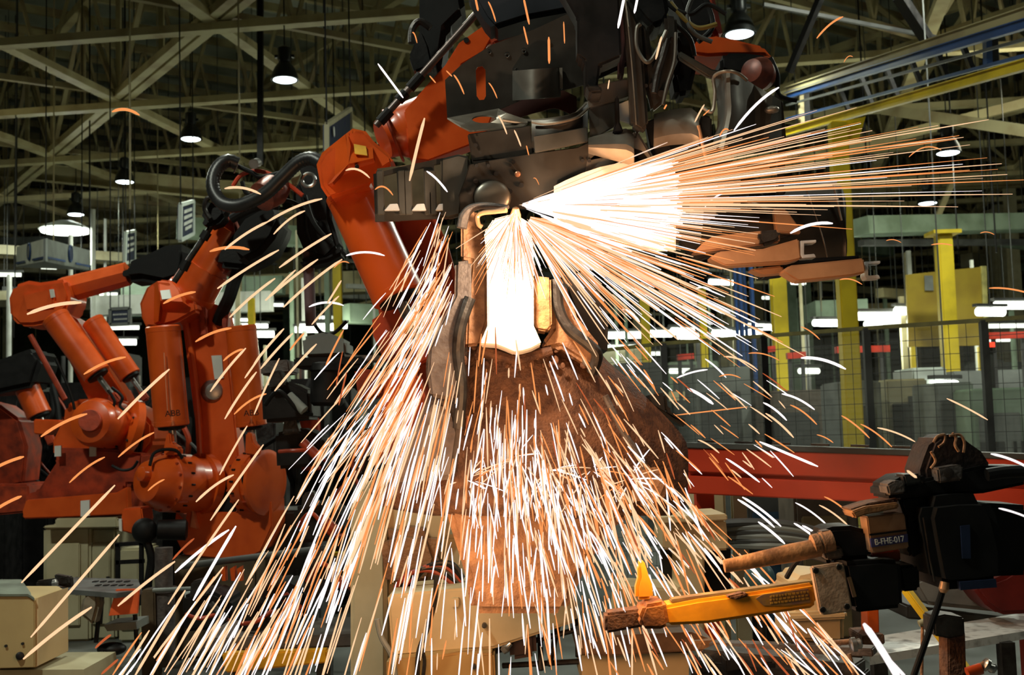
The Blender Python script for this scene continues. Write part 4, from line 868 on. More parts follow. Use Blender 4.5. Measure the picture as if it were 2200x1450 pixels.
rail([(1524, 554), (1545, 540), (1640, 534), (1717, 512), (1722, 556), (1700, 562), (1558, 571)], Y-.36, 'box_rail')
rail([(1681, 583), (1697, 570), (1856, 554), (1861, 585), (1830, 592), (1716, 604)], Y-.40, 'box_rail')
rail([(1612, 578), (1680, 570), (1690, 585), (1640, 590)], Y-.28, 'box_rail')
part('rail_end_clip', MB().px([(1631, 495), (1676, 492), (1680, 508), (1668, 520), (1640, 528), (1630, 515)], Y-.33, .05, bevel=.012), DARKST, t)
for x, y in ((1720, 517), (1858, 562)): part('bright_rail_end', MB().px([(x, y), (x+34, y-2), (x+34, y+4), (x+8, y+6), (x+8, y+30), (x+30, y+28), (x+34, y+36), (x+4, y+38), (x, y+30)], Y-.36, .06, bevel=.002), mat('bright_tab_zinc', None), t, 'bright open rail end')
part('dark_bridge', MB().px([(1640, 560), (1850, 548), (1850, 556), (1700, 572), (1690, 590), (1640, 596)], Y-.2, .1, bevel=.01), BLACKM, t)

# ------------------------------------------------------------------ gripper above the panel (black clamps) and robot arm at upper right
t = thing('panel_gripper', 'black clamp gripper gripping the car panel from above', 'gripper', P(1280, 60, 4.5))
part('clamp_arm', MB().px([(1200, -30), (1330, -30), (1336, 120), (1310, 132), (1290, 140), (1284, 188), (1296, 196), (1280, 200), (1258, 192), (1256, 130), (1240, 118), (1240, 40)], 4.38, .12, bevel=.01), BLACKM, t)
part('frame_plate', MB().px([(1000, -30), (1240, -30), (1240, 20), (1130, 40), (1060, 62), (1040, 40)], 4.9, .2, bevel=.02), mat('blueblack_paint', (.008, .010, .018), .55), t)
part('jaw_tip', MB().px([(1258, 180), (1290, 182), (1296, 198), (1268, 200)], 4.36, .14, bevel=.008), DARKST, t)
part('side_clamp', MB().px([(1446, 70), (1490, 60), (1496, 150), (1484, 200), (1452, 206), (1444, 160), (1462, 120)], 4.75, .15, bevel=.02), BLACKM, t)
part('red_strut', MB().px([(1250, 100), (1345, 82), (1350, 130), (1300, 125), (1255, 128)], 4.7, .1, bevel=.01), mat('deep_red_oxide', (.05, .006, .004), .55), t)
part('red_strut', MB().px([(1334, 20), (1342, 5), (1350, 60), (1340, 165), (1330, 160)], 4.6, .1, bevel=.01), mat('deep_red_oxide', None), t)
part('cylinder_block', MB().px([(1352, -30), (1430, -30), (1440, 28), (1430, 48), (1400, 60), (1380, 40), (1356, 10)], 4.55, .2, bevel=.02), BLACKM, t)
for pts, m_ in (([(1420, -10), (1450, 20), (1485, 30), (1520, 10), (1560, 30)], BLACK), ([(1440, 5), (1470, 40), (1500, 60), (1540, 52)], mat('olive_cable', (.25, .18, .03), .5)), ([(1380, -20), (1400, 20), (1440, 45), (1480, 80), (1492, 120)], BLACK), ([(1490, -10), (1476, 30), (1490, 70), (1530, 90)], GREYD)):
    part('cable', MB().tube([P(x, y, 4.7) for x, y in pts], .010, 8), m_, t)
t = thing('handling_robot', 'orange robot arm with black wrist in front of the bright lamp, upper right', 'robot', P(1560, 140, 6.2))
part('forearm', MB().px([(1487, 104), (1500, 82), (1540, 76), (1580, 84), (1640, 98), (1662, 124), (1640, 118), (1560, 118), (1520, 120), (1490, 116)], 6.2, .35, bevel=.03), ORANGE, t)
part('upper_arm', MB().px([(1500, -30), (1530, -30), (1546, 30), (1556, 76), (1540, 84), (1516, 40)], 6.4, .2, bevel=.03), DORANGE, t)
part('dark_casing', MB().px([(1440, -30), (1520, -30), (1540, 40), (1530, 80), (1496, 96), (1470, 60)], 6.3, .3, bevel=.04), BLACKM, t)
part('wrist_body', MB().px([(1548, 122), (1560, 112), (1600, 112), (1648, 118), (1664, 130), (1660, 150), (1640, 190), (1618, 182), (1600, 160), (1566, 156), (1548, 150)], 5.9, .3, bevel=.03), BLACKM, t)
part('red_gear_housing', MB().lathe(P(1612, 150, 5.8), P(1640, 165, 5.9), [(0, .03), (.01, .06), (.08, .09), (.14, .07)]), mat('scuffed_red_motor', None), t)
part('cable', MB().tube([P(1655, 124, 5.9), P(1670, 160, 5.9), P(1672, 200, 5.9), P(1690, 212, 5.9), P(1712, 216, 5.9)], .012, 8), BLACK, t)
part('cable', MB().tube([P(1500, 90, 6.0), P(1530, 60, 6.0), P(1524, 20, 6.0), P(1500, -20, 6.0)], .014, 8), BLACK, t)
part('dark_bracket', MB().px([(1570, 156), (1618, 180), (1630, 216), (1600, 206), (1568, 178)], 5.7, .12, bevel=.01), mat('deep_red_oxide', None), t)
# ------------------------------------------------------------------ big floor-standing gun in the middle
Y = 4.62
t = thing('spot_welding_gun', 'huge rust-brown spatter-crusted welding gun standing under the weld flash', 'welding gun', P(1110, 1300, 4.7))
L = [(745, 925, 1282), (775, 916, 1305), (810, 916, 1345), (853, 921, 1388), (905, 892, 1440), (950, 868, 1474), (1000, 835, 1479), (1040, 800, 1478), (1085, 812, 1474), (1108, 930, 1440)]
rows = []
for y, xl, xr in L:
    rows.append([P(xl+(xr-xl)*u, y, Y+.10-.26*math.sin(math.pi*min(max(u*1.04-.02, 0), 1))**.6) for u in (0, .06, .18, .34, .5, .66, .82, .94, 1)])
body = part('bell_housing', MB().sheet(rows, .05, 3), SPATTER, t)
part('stem', MB().px([(955, 1085), (968, 1136), (999, 1235), (1012, 1320), (1215, 1320), (1255, 1230), (1310, 1140), (1380, 1095)], Y-.05, .3, bevel=.03), SPATL, t)
part('left_cheek', MB().px([(978, 562), (1012, 558), (1012, 640), (1000, 690), (996, 760), (1000, 830), (975, 860), (924, 852), (918, 800), (921, 748), (945, 696), (976, 634)], Y-.26, .12, bevel=.012), SPATG, t)
part('lower_cheek', MB().px([(924, 856), (975, 866), (990, 930), (975, 1030), (900, 1036), (808, 1036), (852, 968), (896, 900)], Y-.22, .14, bevel=.02), SPATG, t)
part('left_upright', MB().px([(990, 480), (998, 462), (1012, 448), (1024, 450), (1026, 480), (1042, 500), (1046, 560), (1048, 690), (1030, 742), (1000, 745), (1004, 640), (1012, 560), (990, 556)], Y-.22, .16, bevel=.012), SPATL, t)
part('top_frame', MB().tube([P(992, 490, Y-.25), P(998, 464, Y-.25), P(1014, 447, Y-.26), P(1045, 441, Y-.28), P(1092, 445, Y-.32)], .016, 10, radii=[.02, .02, .016, .012, .008]), SPATG, t)
part('jaw_hook', MB().tube([P(1036, 488, Y-.30), P(1028, 482, Y-.30), P(1026, 466, Y-.30), P(1036, 458, Y-.31), P(1062, 455, Y-.33), P(1088, 452, Y-.36)], .009, 8), COPPER, t, 'glowing copper-coloured jaw hook')
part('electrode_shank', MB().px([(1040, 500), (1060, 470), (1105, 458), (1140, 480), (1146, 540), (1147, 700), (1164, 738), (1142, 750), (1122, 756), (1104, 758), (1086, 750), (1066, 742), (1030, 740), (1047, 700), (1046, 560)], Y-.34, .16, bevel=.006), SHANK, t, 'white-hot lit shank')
part('electrode_tip', MB().lathe(P(1108, 445, 4.22), P(1106, 520, 4.30), [(0, .006), (.004, .012), (.03, .02), (.13, .024)], 20), COPPER, t)
part('right_block', MB().px([(1146, 592), (1184, 596), (1186, 700), (1176, 712), (1152, 708), (1147, 690)], Y-.27, .15, bevel=.008), mat('pitted_tan_block', (.46, .24, .10), .7, .1, (.17, .08, .03), 20, .5, .6), t, 'pitted tan block')
part('right_upright', MB().px([(1186, 590), (1214, 610), (1240, 680), (1290, 742), (1296, 780), (1286, 800), (1200, 745), (1170, 752), (1164, 736), (1186, 706)], Y-.2, .2, bevel=.02), SPATL, t)
part('cable_channel', MB().tube([P(1196, 600, Y-.24), P(1200, 660, Y-.24), P(1222, 705, Y-.26), P(1262, 738, Y-.26), P(1283, 762, Y-.25), P(1272, 800, Y-.22)], .022, 10), DARKST, t)
part('side_actuator', MB().px([(1200, 590), (1240, 585), (1300, 630), (1308, 690), (1306, 765), (1280, 760), (1240, 700), (1215, 640)], Y+.05, .25, bevel=.03), BLACKM, t)
part('left_channel', MB().tube([P(1010, 640, Y-.28), P(990, 700, Y-.28), P(984, 760, Y-.26), P(992, 830, Y-.26), P(985, 920, Y-.24)], .022, 10), DARKST, t)
m = MB(); r = random.Random(3)
for i in range(90):
    x, y = r.gauss(1110, 60), r.uniform(742, 790); m.ball(P(x, y, Y-.175-.0*i), r.uniform(.004, .014), (1, .5, r.uniform(.6, 1.6)), 8)
part('spatter_crust', m, SPATTER, t)
part('crust_ledge', MB().tube([P(1025, 752, Y-.19), P(1062, 760, Y-.19), P(1110, 772, Y-.2), P(1152, 762, Y-.19), P(1186, 752, Y-.19)], .018, 8), SPATTER, t)
part('side_boss', MB().lathe(P(1262, 776, Y-.19), P(1262, 776, Y), [(0, .014), (.004, .02), (.03, .022)]), SPATG, t)
part('seam_rib', MB().tube([P(1300, 850, Y-.19), P(1340, 930, Y-.17), P(1380, 990, Y-.15), P(1400, 1060, Y-.12)], .012, 8), SPATG, body)
part('lower_lug', MB().px([(1352, 1003), (1404, 995), (1440, 1040), (1420, 1090), (1370, 1088)], Y-.16, .1, bevel=.02), SPATL, t)
part('side_sensor', MB().px([(1388, 850), (1432, 842), (1436, 880), (1450, 890), (1480, 905), (1476, 920), (1440, 900), (1395, 872)], Y+.1, .15, bevel=.02), BLACKM, t)

# ------------------------------------------------------------------ orange conveyor beam on the right with the things under it
t = thing('conveyor_beam', 'long orange-red conveyor beam crossing the right side behind the black gun', 'beam', P(1840, 1100, 6.4))
RB = mat('orange_red_beam_paint', (.62, .045, .010), .42, 0, (.45, .030, .008), 2.5, .4)
a, b = P(1478, 1010, 6.6), P(2260, 1040, 5.9)
zz = Vector((0, 0, 1)); h1 = 85*K(6.5)
part('web', MB().bar(a, b, .12, .20), RB, t)
part('lower_flange', MB().bar(a+zz*-.075-Vector((0, .05, 0)), b+zz*-.075-Vector((0, .05, 0)), .14, .10, .006), RB, t)
part('upper_flange', MB().bar(a+zz*.06-Vector((0, .05, 0)), b+zz*.06-Vector((0, .05, 0)), .14, .13, .006), RB, t)
part('top_rail', MB().bar(a+zz*.142-Vector((0, .05, 0)), b+zz*.135-Vector((0, .05, 0)), .16, .03, .004), GREYD, t, 'dark top rail')
m = MB()
for i in range(7): c = a+zz*.165+(b-a)*(.03+i*.11)-Vector((0, .07, 0)); m.bar(c, c+(b-a)*.05, .04, .012)
part('rail_clip', m, DARKST, t)
part('support_leg', MB().bar(Vector((a.x+.1, a.y+.1, 0)), a+Vector((.1, .1, -.1)), .1, .1), RB, t)
part('support_leg', MB().bar(Vector((b.x-.1, b.y+.1, 0)), b+Vector((-.1, .1, -.1)), .1, .1), RB, t)
# cream upright and grey things below the beam
p = P(1588, 1110, 7.4); solo('support_post', MB().ibeam((p.x, p.y, 0), (p.x, p.y, P(1588, 1052, 7.4).z), .085, .085, .012, up=Vector((0, 1, 0))), CREAM, 'short cream post under the orange-red beam left of the dark cabinets', 'post')
cabinet(1500, 1050, 1565, 1200, 8.2, .5, TAN, 'tan cabinet under the left end of the orange-red beam', CREAMD)
cabinet(1605, 1055, 1700, 1200, 8.6, .5, GREYD, 'dark cabinet with blue edge under the orange-red beam', mat('blue_door', (.02, .05, .09), .5))
cabinet(1705, 1060, 1850, 1200, 8.0, .5, mat('brown_grey_paint', None), 'brown-grey slatted box under the middle of the orange-red beam', CREAMD)
t = thing('pipe_bundle', 'bundle of grey pipes lying under the orange-red beam above the copper tube', 'pipe', P(1640, 1170, 6.2))
for k in range(6): part('pipe', MB().tube([P(1556, 1124+k*9, 6.2+.04*k), P(1620, 1122+k*10, 6.15), P(1700, 1128+k*9, 6.1), P(1790, 1150+k*7, 6.1)], .022, 8), GREY if k % 2 else GREYD, t)
q = P(1632, 1240, 5.2); solo('teal_ball', MB().ball(q, 32*K(5.2), (1, 1, 1), 28), mat('teal_plastic', (.06, .17, .22), .4, 0, (.04, .12, .16), 5), 'teal round ball under the copper-coloured electrode tube', 'ball')
solo('ball_stand', MB().cyl((q.x, q.y, 0), q-Vector((0, 0, 30*K(5.2))), .02, seg=12), DARKST, 'dark rod stand beneath the teal ball', 'stand')
# cream machine right of the gun stem
t = thing('machine_housing', 'cream machine housing with two rounded dark openings right of the gun stem', 'machine', P(1495, 1380, 5.6))
part('body', MB().px([(1424, 1124), (1560, 1116), (1566, 1182), (1524, 1184), (1514, 1198), (1515, 1380), (1320, 1388), (1330, 1260), (1405, 1262), (1462, 1266), (1462, 1200), (1450, 1184), (1424, 1180)], 5.6, .35, bevel=.01), TAN, t)
part('top_cap', MB().px([(1418, 1112), (1562, 1104), (1564, 1118), (1420, 1126)], 5.56, .42, bevel=.006), TAN, t)
part('rear_panel', MB().px([(1420, 1180), (1570, 1180), (1570, 1270), (1420, 1275)], 5.9, .05), BLACKM, t, 'dark opening')
t = thing('machine_housing', 'small cream housing with rounded top below the square bolted plate', 'machine', P(1755, 1390, 4.6))
part('body', MB().px([(1696, 1262), (1712, 1240), (1750, 1232), (1800, 1236), (1816, 1262), (1816, 1384), (1700, 1380)], 4.6, .3, bevel=.02), TAN, t)
part('ledge', MB().px([(1692, 1318), (1820, 1312), (1822, 1330), (1692, 1336)], 4.56, .36, bevel=.01), TAN, t)
part('dark_foot', MB().px([(1700, 1380), (1760, 1384), (1752, 1396), (1700, 1392)], 4.55, .3), DARKST, t)
t = thing('work_table', 'brown steel table edge at the bottom right of the gun stem', 'table', P(1400, 1440, 5.0))
part('top', MB().px([(1240, 1378), (1300, 1366), (1486, 1358), (1534, 1376), (1534, 1396), (1300, 1410), (1240, 1404)], 4.9, .5, bevel=.006), mat('brown_table', (.22, .12, .06), .6, .2, (.10, .05, .025), 9, .5, .1), t)
part('apron', MB().px([(1250, 1408), (1480, 1402), (1480, 1470), (1250, 1470)], 4.98, .4), TAN, t, 'tan front')
part('end_block', MB().px([(1487, 1378), (1534, 1376), (1536, 1396), (1492, 1400)], 4.85, .1, bevel=.006), SPATL, t)
t = thing('clamp_fixture', 'dark clamp fixture rails along the bottom edge right of centre', 'fixture', P(1650, 1450, 4.4))
part('rail', MB().bar(P(1520, 1404, 4.4), P(1850, 1436, 4.1), .12, .05, .006), DARKST, t); part('rail', MB().bar(P(1500, 1436, 4.4), P(1860, 1470, 4.1), .16, .08, .006), BLACKM, t)
part('rail', MB().bar(P(1530, 1385, 4.7), P(1880, 1398, 4.4), .08, .03, .004), SPATG, t)
for x, y in ((1560, 1416), (1640, 1424), (1720, 1430), (1500, 1420)): part('clamp_block', MB().px([(x, y), (x+34, y-4), (x+38, y+24), (x, y+30)], 4.2, .12, bevel=.006), BLACKM, t)
# cream boxes at the bottom middle
t = thing('cream_junction_box', 'wide tan junction box at the bottom left of the gun stem', 'box', P(1000, 1420, 5.1))
part('body', MB().px([(832, 1278), (1000, 1263), (1235, 1262), (1240, 1336), (1060, 1394), (1000, 1398), (842, 1412)], 5.1, .4, bevel=.012), TAN, t)
part('square_lug', MB().px([(970, 1286), (986, 1285), (986, 1304), (970, 1305)], 5.06, .05, bevel=.003), TAN, t)
part('front_screw', MB().px(circ(1040, 1345, 5), 5.06, .04), DARKST, t)
t = thing('cream_pedestal', 'cream pale-green pedestal column glowing behind the left spark shower', 'pedestal', P(790, 1450, 5.7))
part('column_face', MB().px([(752, 1070), (766, 1042), (810, 1030), (830, 1036), (832, 1470), (752, 1470)], 5.7, .4, bevel=.02), mat('pale_green_cream', (.55, .52, .36), .55, 0, (.42, .38, .24), 3), t)
part('side_box', MB().px([(812, 1030), (960, 1042), (968, 1136), (940, 1180), (820, 1160)], 5.75, .35, bevel=.02), TAN, t, 'tan side box')
part('rounded_cover', MB().px([(812, 1150), (850, 1130), (930, 1140), (950, 1200), (930, 1262), (830, 1270)], 5.6, .3, bevel=.05), SPATL, t)
t = thing('cream_plinth', 'tan plinth block at the bottom edge under the junction box', 'plinth', P(960, 1460, 5.0))
part('body', MB().px([(830, 1418), (990, 1402), (1062, 1404), (1066, 1480), (830, 1480)], 5.0, .4, bevel=.01), mat('ochre_paint', (.42, .27, .09), .5, 0, (.3, .18, .06), 3), t)
part('bolt_head', MB().px(circ(1018, 1433, 5), 4.97, .03), DARKST, t)
for k, (pts, r_, lab) in enumerate((([(938, 1236), (934, 1290), (918, 1350), (900, 1400), (896, 1460)], .011, 'dark cable hanging down over the tan junction box'), ([(905, 1390), (912, 1420), (908, 1460)], .008, 'short dark cable at the bottom edge left of the gun stem'), ([(810, 1330), (820, 1370), (842, 1410), (850, 1460)], .012, 'grey cable looping beside the cream pedestal'))):
    solo('cable', MB().tube([P(x, y, 4.95) for x, y in pts], r_, 8), DARKST if k < 2 else GREY, lab, 'cable')
t = thing('cable_bundle', 'dark red cable bundle curled behind the junction box', 'cable', P(940, 1255, 5.3))
for k in range(6): part('cable', MB().tube([P(850+k*6, 1262, 5.35), P(880+k*8, 1232-k*3, 5.3), P(930+k*8, 1226-k*3, 5.3), P(985+k*2, 1262-k*4, 5.3)], .012, 8), (DORANGE, BLACK, DARKST)[k % 3], t)
t = thing('pipe_manifold', 'dark pipework with small bright valve under the gun stem', 'pipe', P(1180, 1420, 5.2))
for a, b in (((1060, 1400), (1240, 1352)), ((1080, 1430), (1260, 1420)), ((1160, 1330), (1162, 1440)), ((1200, 1340), (1180, 1430)), ((1240, 1330), (1242, 1410))): part('pipe', cyl((*a, 5.3), (*b, 5.2), 6, seg=10), DARKST, t)
part('junction_block', MB().px([(1092, 1354), (1150, 1340), (1154, 1410), (1096, 1420)], 5.15, .2, bevel=.02), mat('dark_oxide', (.06, .02, .015), .5), t)
part('bright_valve', MB().lathe(P(1080, 1400, 5.1), P(1092, 1388, 5.1), [(0, .015), (.02, .02), (.03, .012), (.05, .01)]), STEEL, t)
# ------------------------------------------------------------------ lower left: cabinets and fixture table
t = thing('control_box', 'tan control box with grey sloping top in the bottom left corner', 'cabinet', P(20, 1450, 6.3))
part('front', MB().px([(-60, 1280), (62, 1280), (74, 1288), (74, 1434), (-60, 1438)], 6.3, .4, bevel=.004), mat('khaki_box', (.44, .33, .15), .5, 0, (.36, .26, .12), 3, .42), t)
part('sloping_top', MB().prism([P(-60, 1281, 6.29), P(60, 1281, 6.29), P(74, 1290, 6.29), P(46, 1249, 6.75), P(-60, 1249, 6.75)], depth=(0, 0, .012)), mat('grey_green_lid', (.16, .19, .15), .5), t, 'grey-green sloping lid')
part('side_edge', MB().px([(75, 1290), (82, 1284), (82, 1430), (75, 1434)], 6.32, .42), TAN, t)
part('cable_gland', MB().lathe(P(43, 1409, 6.28), P(43, 1409, 6.4), [(0, .014), (.004, .02), (.03, .022)]), BLACKM, t)
part('screw', MB().px(circ(12, 1388, 3), 6.29, .02).px(circ(48, 1383, 3), 6.29, .02), DARKST, t)
part('plinth', MB().px([(-60, 1440), (180, 1438), (186, 1480), (-60, 1480)], 6.35, .5), CREAM, t)
cabinet(92, 1134, 194, 1246, 9.6, .5, CREAM, 'cream cabinet under the far left robot, left of the black frame', mat('cream_door', (.48, .44, .28), .55, 0, (.4, .36, .22), 3))
cabinet(194, 1134, 250, 1246, 9.65, .5, CREAM, 'narrow cream cabinet beside the wider one under the far left robot', CREAM)
cabinet(254, 1178, 310, 1244, 9.5, .4, CREAM, 'small cream box behind the black frame', CREAM)
solo('cabinet_top_slab', MB().px([(118, 1114), (250, 1112), (252, 1134), (92, 1136), (92, 1130), (118, 1128)], 9.45, .6, bevel=.01), mat('cream_door', None), 'cream slab on top of the cream cabinets under the far left robot', 'slab')
t = thing('black_frame', 'black square-tube frame beside the cream cabinets, left', 'frame', P(275, 1244, 8.9))
for a, b in (((253, 1168), (253, 1246)), ((304, 1165), (304, 1300)), ((248, 1170), (312, 1166)), ((250, 1208), (310, 1205))): part('tube', MB().bar(P(*a, 8.9), P(*b, 8.9), .03, .03), BLACKM, t)
t = thing('fixture_table', 'dark grey slotted fixture table at lower left with an orange guard plate', 'table', P(200, 1400, 7.6))
zt = P(200, 1252, 7.6).z
c = [PZ(95, 1262, zt), PZ(250, 1274, zt), PZ(305, 1266, zt), PZ(296, 1244, zt), PZ(150, 1240, zt)]
part('top', MB().prism(c, depth=(0, 0, -.03)), mat('slate_top', (.13, .14, .14), .4, .2), t)
m = MB()
for i in range(5):
    for j in range(2): q = PZ(205+i*17+j*6, 1250+j*8, zt); m.box(q+Vector((0, 0, .003)), (.028, .05, .006))
part('slot', m, BLACKM, t, smooth=False)
part('orange_guard_plate', MB().px([(249, 1266), (299, 1265), (295, 1318), (233, 1323)], 7.15, .02, bevel=.002), mat('guard_orange', (.85, .13, .03), .45), t, 'orange guard plate')
part('blue_bar', MB().bar(P(82, 1290, 7.3), P(134, 1285, 7.3), .04, .03), mat('sky_blue_bar', (.03, .15, .35), .4), t, 'blue bar')
for a, b in (((96, 1280), (104, 1310)), ((104, 1310), (128, 1350)), ((216, 1290), (206, 1380)), ((220, 1270), (215, 1340)), ((290, 1320), (296, 1420)), ((96, 1270), (98, 1430))): part('leg', cyl((*a, 7.5), (*b, 7.5), 5, seg=8), BLACKM, t)
part('grey_ribbed_duct', MB().px([(176, 1282), (196, 1266), (210, 1272), (212, 1300), (200, 1346), (182, 1330), (168, 1322)], 7.2, .12, bevel=.02), mat('warm_grey_fabric', (.22, .20, .15), .7, 0, (.12, .10, .07), 18), t)
part('pneumatic_clamp', MB().bar(P(80, 1256, 7.4), P(150, 1246, 7.4), .05, .05, .01).px([(116, 1234), (150, 1240), (152, 1262), (120, 1258)], 7.4, .06, bevel=.006), DARKST, t)
part('bright_knuckle', MB().lathe(P(112, 1256, 7.35), P(122, 1254, 7.35), [(0, .01), (.01, .03), (.03, .03), (.04, .01)]), STEEL, t)
part('lower_tray', MB().px([(222, 1342), (292, 1336), (294, 1352), (230, 1356)], 7.4, .25), GREY, t)
part('floor_hook', MB().tube([P(224, 1400, 7.3), P(208, 1410, 7.3), P(206, 1432, 7.3), P(214, 1450, 7.3)], .012, 8), BLACK, t)
part('round_base', MB().ball(P(240, 1394, 7.4), .07, (1.3, 1, .6)), BLACKM, t)
t = thing('machine_post', 'round tan and steel post below the black drive motor, left of centre', 'post', P(352, 1400, 8.1))
part('tube', MB().lathe(P(352, 1430, 8.1), P(352, 1188, 8.1), [(0, .075), (.5, .075), (.5, .09), (.53, .09), (.53, .06), (.80, .06), (.80, .04)]), SPATG, t)
part('side_column', MB().px([(302, 1268), (332, 1266), (336, 1470), (304, 1470)], 8.0, .15, bevel=.01), mat('brown_riser', None), t)
t = thing('track_rail', 'dark grey horizontal rail in front of the two left robots', 'rail', P(560, 1200, 7.6))
part('rail', MB().cyl(P(392, 1216, 7.7), P(700, 1178, 7.3), .022, seg=12), GREYD, t)
part('rail', MB().cyl(P(330, 1268, 7.9), P(470, 1262, 7.7), .014, seg=12), GREY, t)
for x in (480, 500, 515): part('orange_stop', MB().px([(x-6, 1222), (x+4, 1216), (x+5, 1248), (x-3, 1248)], 7.5, .05), ORANGE, t)
part('label', MB().px([(396, 1272), (416, 1270), (418, 1292), (398, 1294)], 7.7, .02), PALE, t, 'pale red-edged label')
t = thing('transfer_bed', 'yellow-edged transfer bed along the bottom edge left of the pedestal', 'conveyor', P(590, 1450, 6.2))
part('deck', MB().px([(430, 1372), (762, 1362), (764, 1390), (430, 1402)], 6.3, .6, bevel=.01), mat('dark_brown_grey', (.10, .08, .07), .5), t)
part('yellow_side', MB().px([(476, 1404), (702, 1396), (704, 1424), (484, 1446)], 6.2, .08, bevel=.008), mat('amber_paint', (.75, .36, .01), .45), t, 'yellow side')
part('leg', MB().px([(500, 1430), (530, 1430), (530, 1480), (500, 1480)], 6.25, .1), DARKST, t)
part('leg', MB().px([(680, 1420), (710, 1418), (710, 1480), (680, 1480)], 6.25, .1), DARKST, t)
# clutter of jigs between the left robots and the pedestal
rj = random.Random(21)
jig = [('dark jig block with clamps behind the spark shower, upper left one', 610, 860, 6.9), ('dark jig block behind the sparks beside the robot cylinders', 640, 960, 7.0), ('dark jig block low behind the dense left sparks', 680, 1120, 6.6), ('dark jig block below the track rail at left', 440, 1310, 7.2), ('dark jig block right of the track rail stops', 600, 1290, 6.7), ('dark jig block left of the cream pedestal', 700, 1240, 6.4), ('dark jig block in front of the transfer bed', 560, 1330, 6.5)]
for lab, x, y, Yj in jig:
    t = thing('jig_block', lab, 'jig', P(x, y+50, Yj))
    part('body', MB().px([(x-50, y-30), (x+10, y-42), (x+56, y-20), (x+60, y+40), (x-46, y+48)], Yj, .35, bevel=.02), BLACKM, t)
    part('clamp', MB().px([(x-30, y-60), (x-8, y-66), (x+4, y-30), (x-34, y-24)], Yj-.05, .12, bevel=.01), DARKST, t)
    part('cylinder', cyl((x+10, y-10, Yj-.08), (x+44, y+22, Yj-.1), 11, seg=16), (GREY, DARKST, DORANGE)[len(lab) % 3], t)
    part('hose', MB().tube([P(x-40, y+10, Yj-.08), P(x-10, y+rj.uniform(-30, 30), Yj-.14), P(x+30, y+rj.uniform(-20, 40), Yj-.1), P(x+60, y+30, Yj)], .012, 8), (BLACK, DORANGE)[len(lab) % 2], t)
t = thing('welding_transformer', 'grey duct hood and round black motor left of the spark fan', 'machine', P(700, 900, 7.0))
part('hood', MB().px([(648, 724), (700, 712), (744, 730), (746, 764), (652, 768)], 7.0, .3, bevel=.02), GREY, t)
part('flat_arm', MB().px([(740, 762), (856, 764), (862, 774), (740, 776)], 6.9, .2, bevel=.005).px([(826, 724), (850, 728), (862, 762), (838, 758)], 6.9, .15, bevel=.01), STEEL, t)
part('motor', MB().lathe(P(705, 778, 6.9), P(702, 900, 6.9), [(0, .07), (.01, .1), (.05, .11), (.06, .10), (.24, .1), (.26, .08)]), BLACKM, t)
part('motor_plate', MB().px([(630, 768), (780, 766), (784, 784), (632, 790)], 6.85, .3, bevel=.01), BLACKM, t)
part('brown_flange', MB().px([(560, 776), (620, 772), (624, 800), (560, 806)], 7.1, .3, bevel=.01), SPATG, t)
part('orange_bracket', MB().px([(760, 790), (820, 796), (830, 850), (770, 862)], 6.6, .2, bevel=.02), DORANGE, t)
part('red_hood', MB().px([(846, 790), (900, 800), (915, 860), (880, 960), (830, 940), (820, 850)], 5.3, .2, bevel=.02), ORANGE, t, 'orange lower cover')
cabinet(500, 1100, 690, 1240, 9.2, .6, GREYD, 'dark cabinet far behind the lower left sparks', GREYD)
solo('yellow_block', MB().px([(712, 1188), (736, 1188), (736, 1240), (714, 1242)], 6.6, .1, bevel=.006), YELLOW, 'small yellow block left of the cream pedestal', 'block')

# ------------------------------------------------------------------ near black welding gun, right foreground
Y = 3.3
t = thing('spot_welding_gun', 'near black welding gun with copper electrode tube and yellow arm, lower right', 'welding gun', P(1900, 1330, Y))
part('electrode_tube', MB().tube([P(1556, 1216, Y), P(1575, 1213, Y), P(1640, 1200, Y), P(1700, 1188, Y), P(1760, 1176, Y)], .02, 18, radii=[.018, .019, .0225, .026, .026]), BRONZE, t, 'scorched copper electrode tube')
part('tube_collar', MB().lathe(P(1744, 1172, Y), P(1792, 1160, Y), [(0, .024), (.004, .03), (.022, .03), (.024, .026), (.028, .026), (.03, .03), (.06, .03)]), SPATL, t)
part('holder_block', MB().px([(1763, 1142), (1790, 1132), (1830, 1130), (1868, 1140), (1876, 1200), (1780, 1206), (1770, 1180)], Y+.02, .14, bevel=.012), BLACKM, t)
part('holder_clamp', MB().px([(1770, 1180), (1810, 1174), (1814, 1198), (1776, 1204)], Y-.01, .05, bevel=.005), SPATG, t)
part('holder_clamp', MB().px([(1763, 1142), (1786, 1138), (1790, 1152), (1768, 1158)], Y-.01, .05, bevel=.005), SPATG, t)
sp = part('square_end_plate', MB().px([(1746, 1218), (1808, 1209), (1813, 1212), (1832, 1308), (1829, 1314), (1768, 1322), (1763, 1318), (1745, 1223)], Y-.04, .03, bevel=.004), PLATE, t, 'scorched square plate')
for x, y in ((1753, 1226), (1803, 1218), (1820, 1303), (1768, 1310)):
    q = P(x, y, Y-.045); part('bolt', MB().lathe(q, q+Vector((0, 1, 0)), [(0, .0075), (.001, .0085), (.006, .0085)], 20), DARKST, sp)
    part('bolt_socket', MB().lathe(q+Vector((0, -.001, 0)), q+Vector((0, 1, 0)), [(0, .004), (.002, .004)], 6), BLACKM, sp)
part('actuator_body', MB().px([(1812, 1208), (1900, 1202), (1936, 1204), (1942, 1306), (1850, 1316), (1833, 1312)], Y-.02, .16, bevel=.012), BLACKM, t)
part('actuator_end_cap', MB().px([(1930, 1216), (1968, 1213), (1976, 1222), (1978, 1268), (1940, 1272)], Y+.0, .14, bevel=.012), BLACK, t)
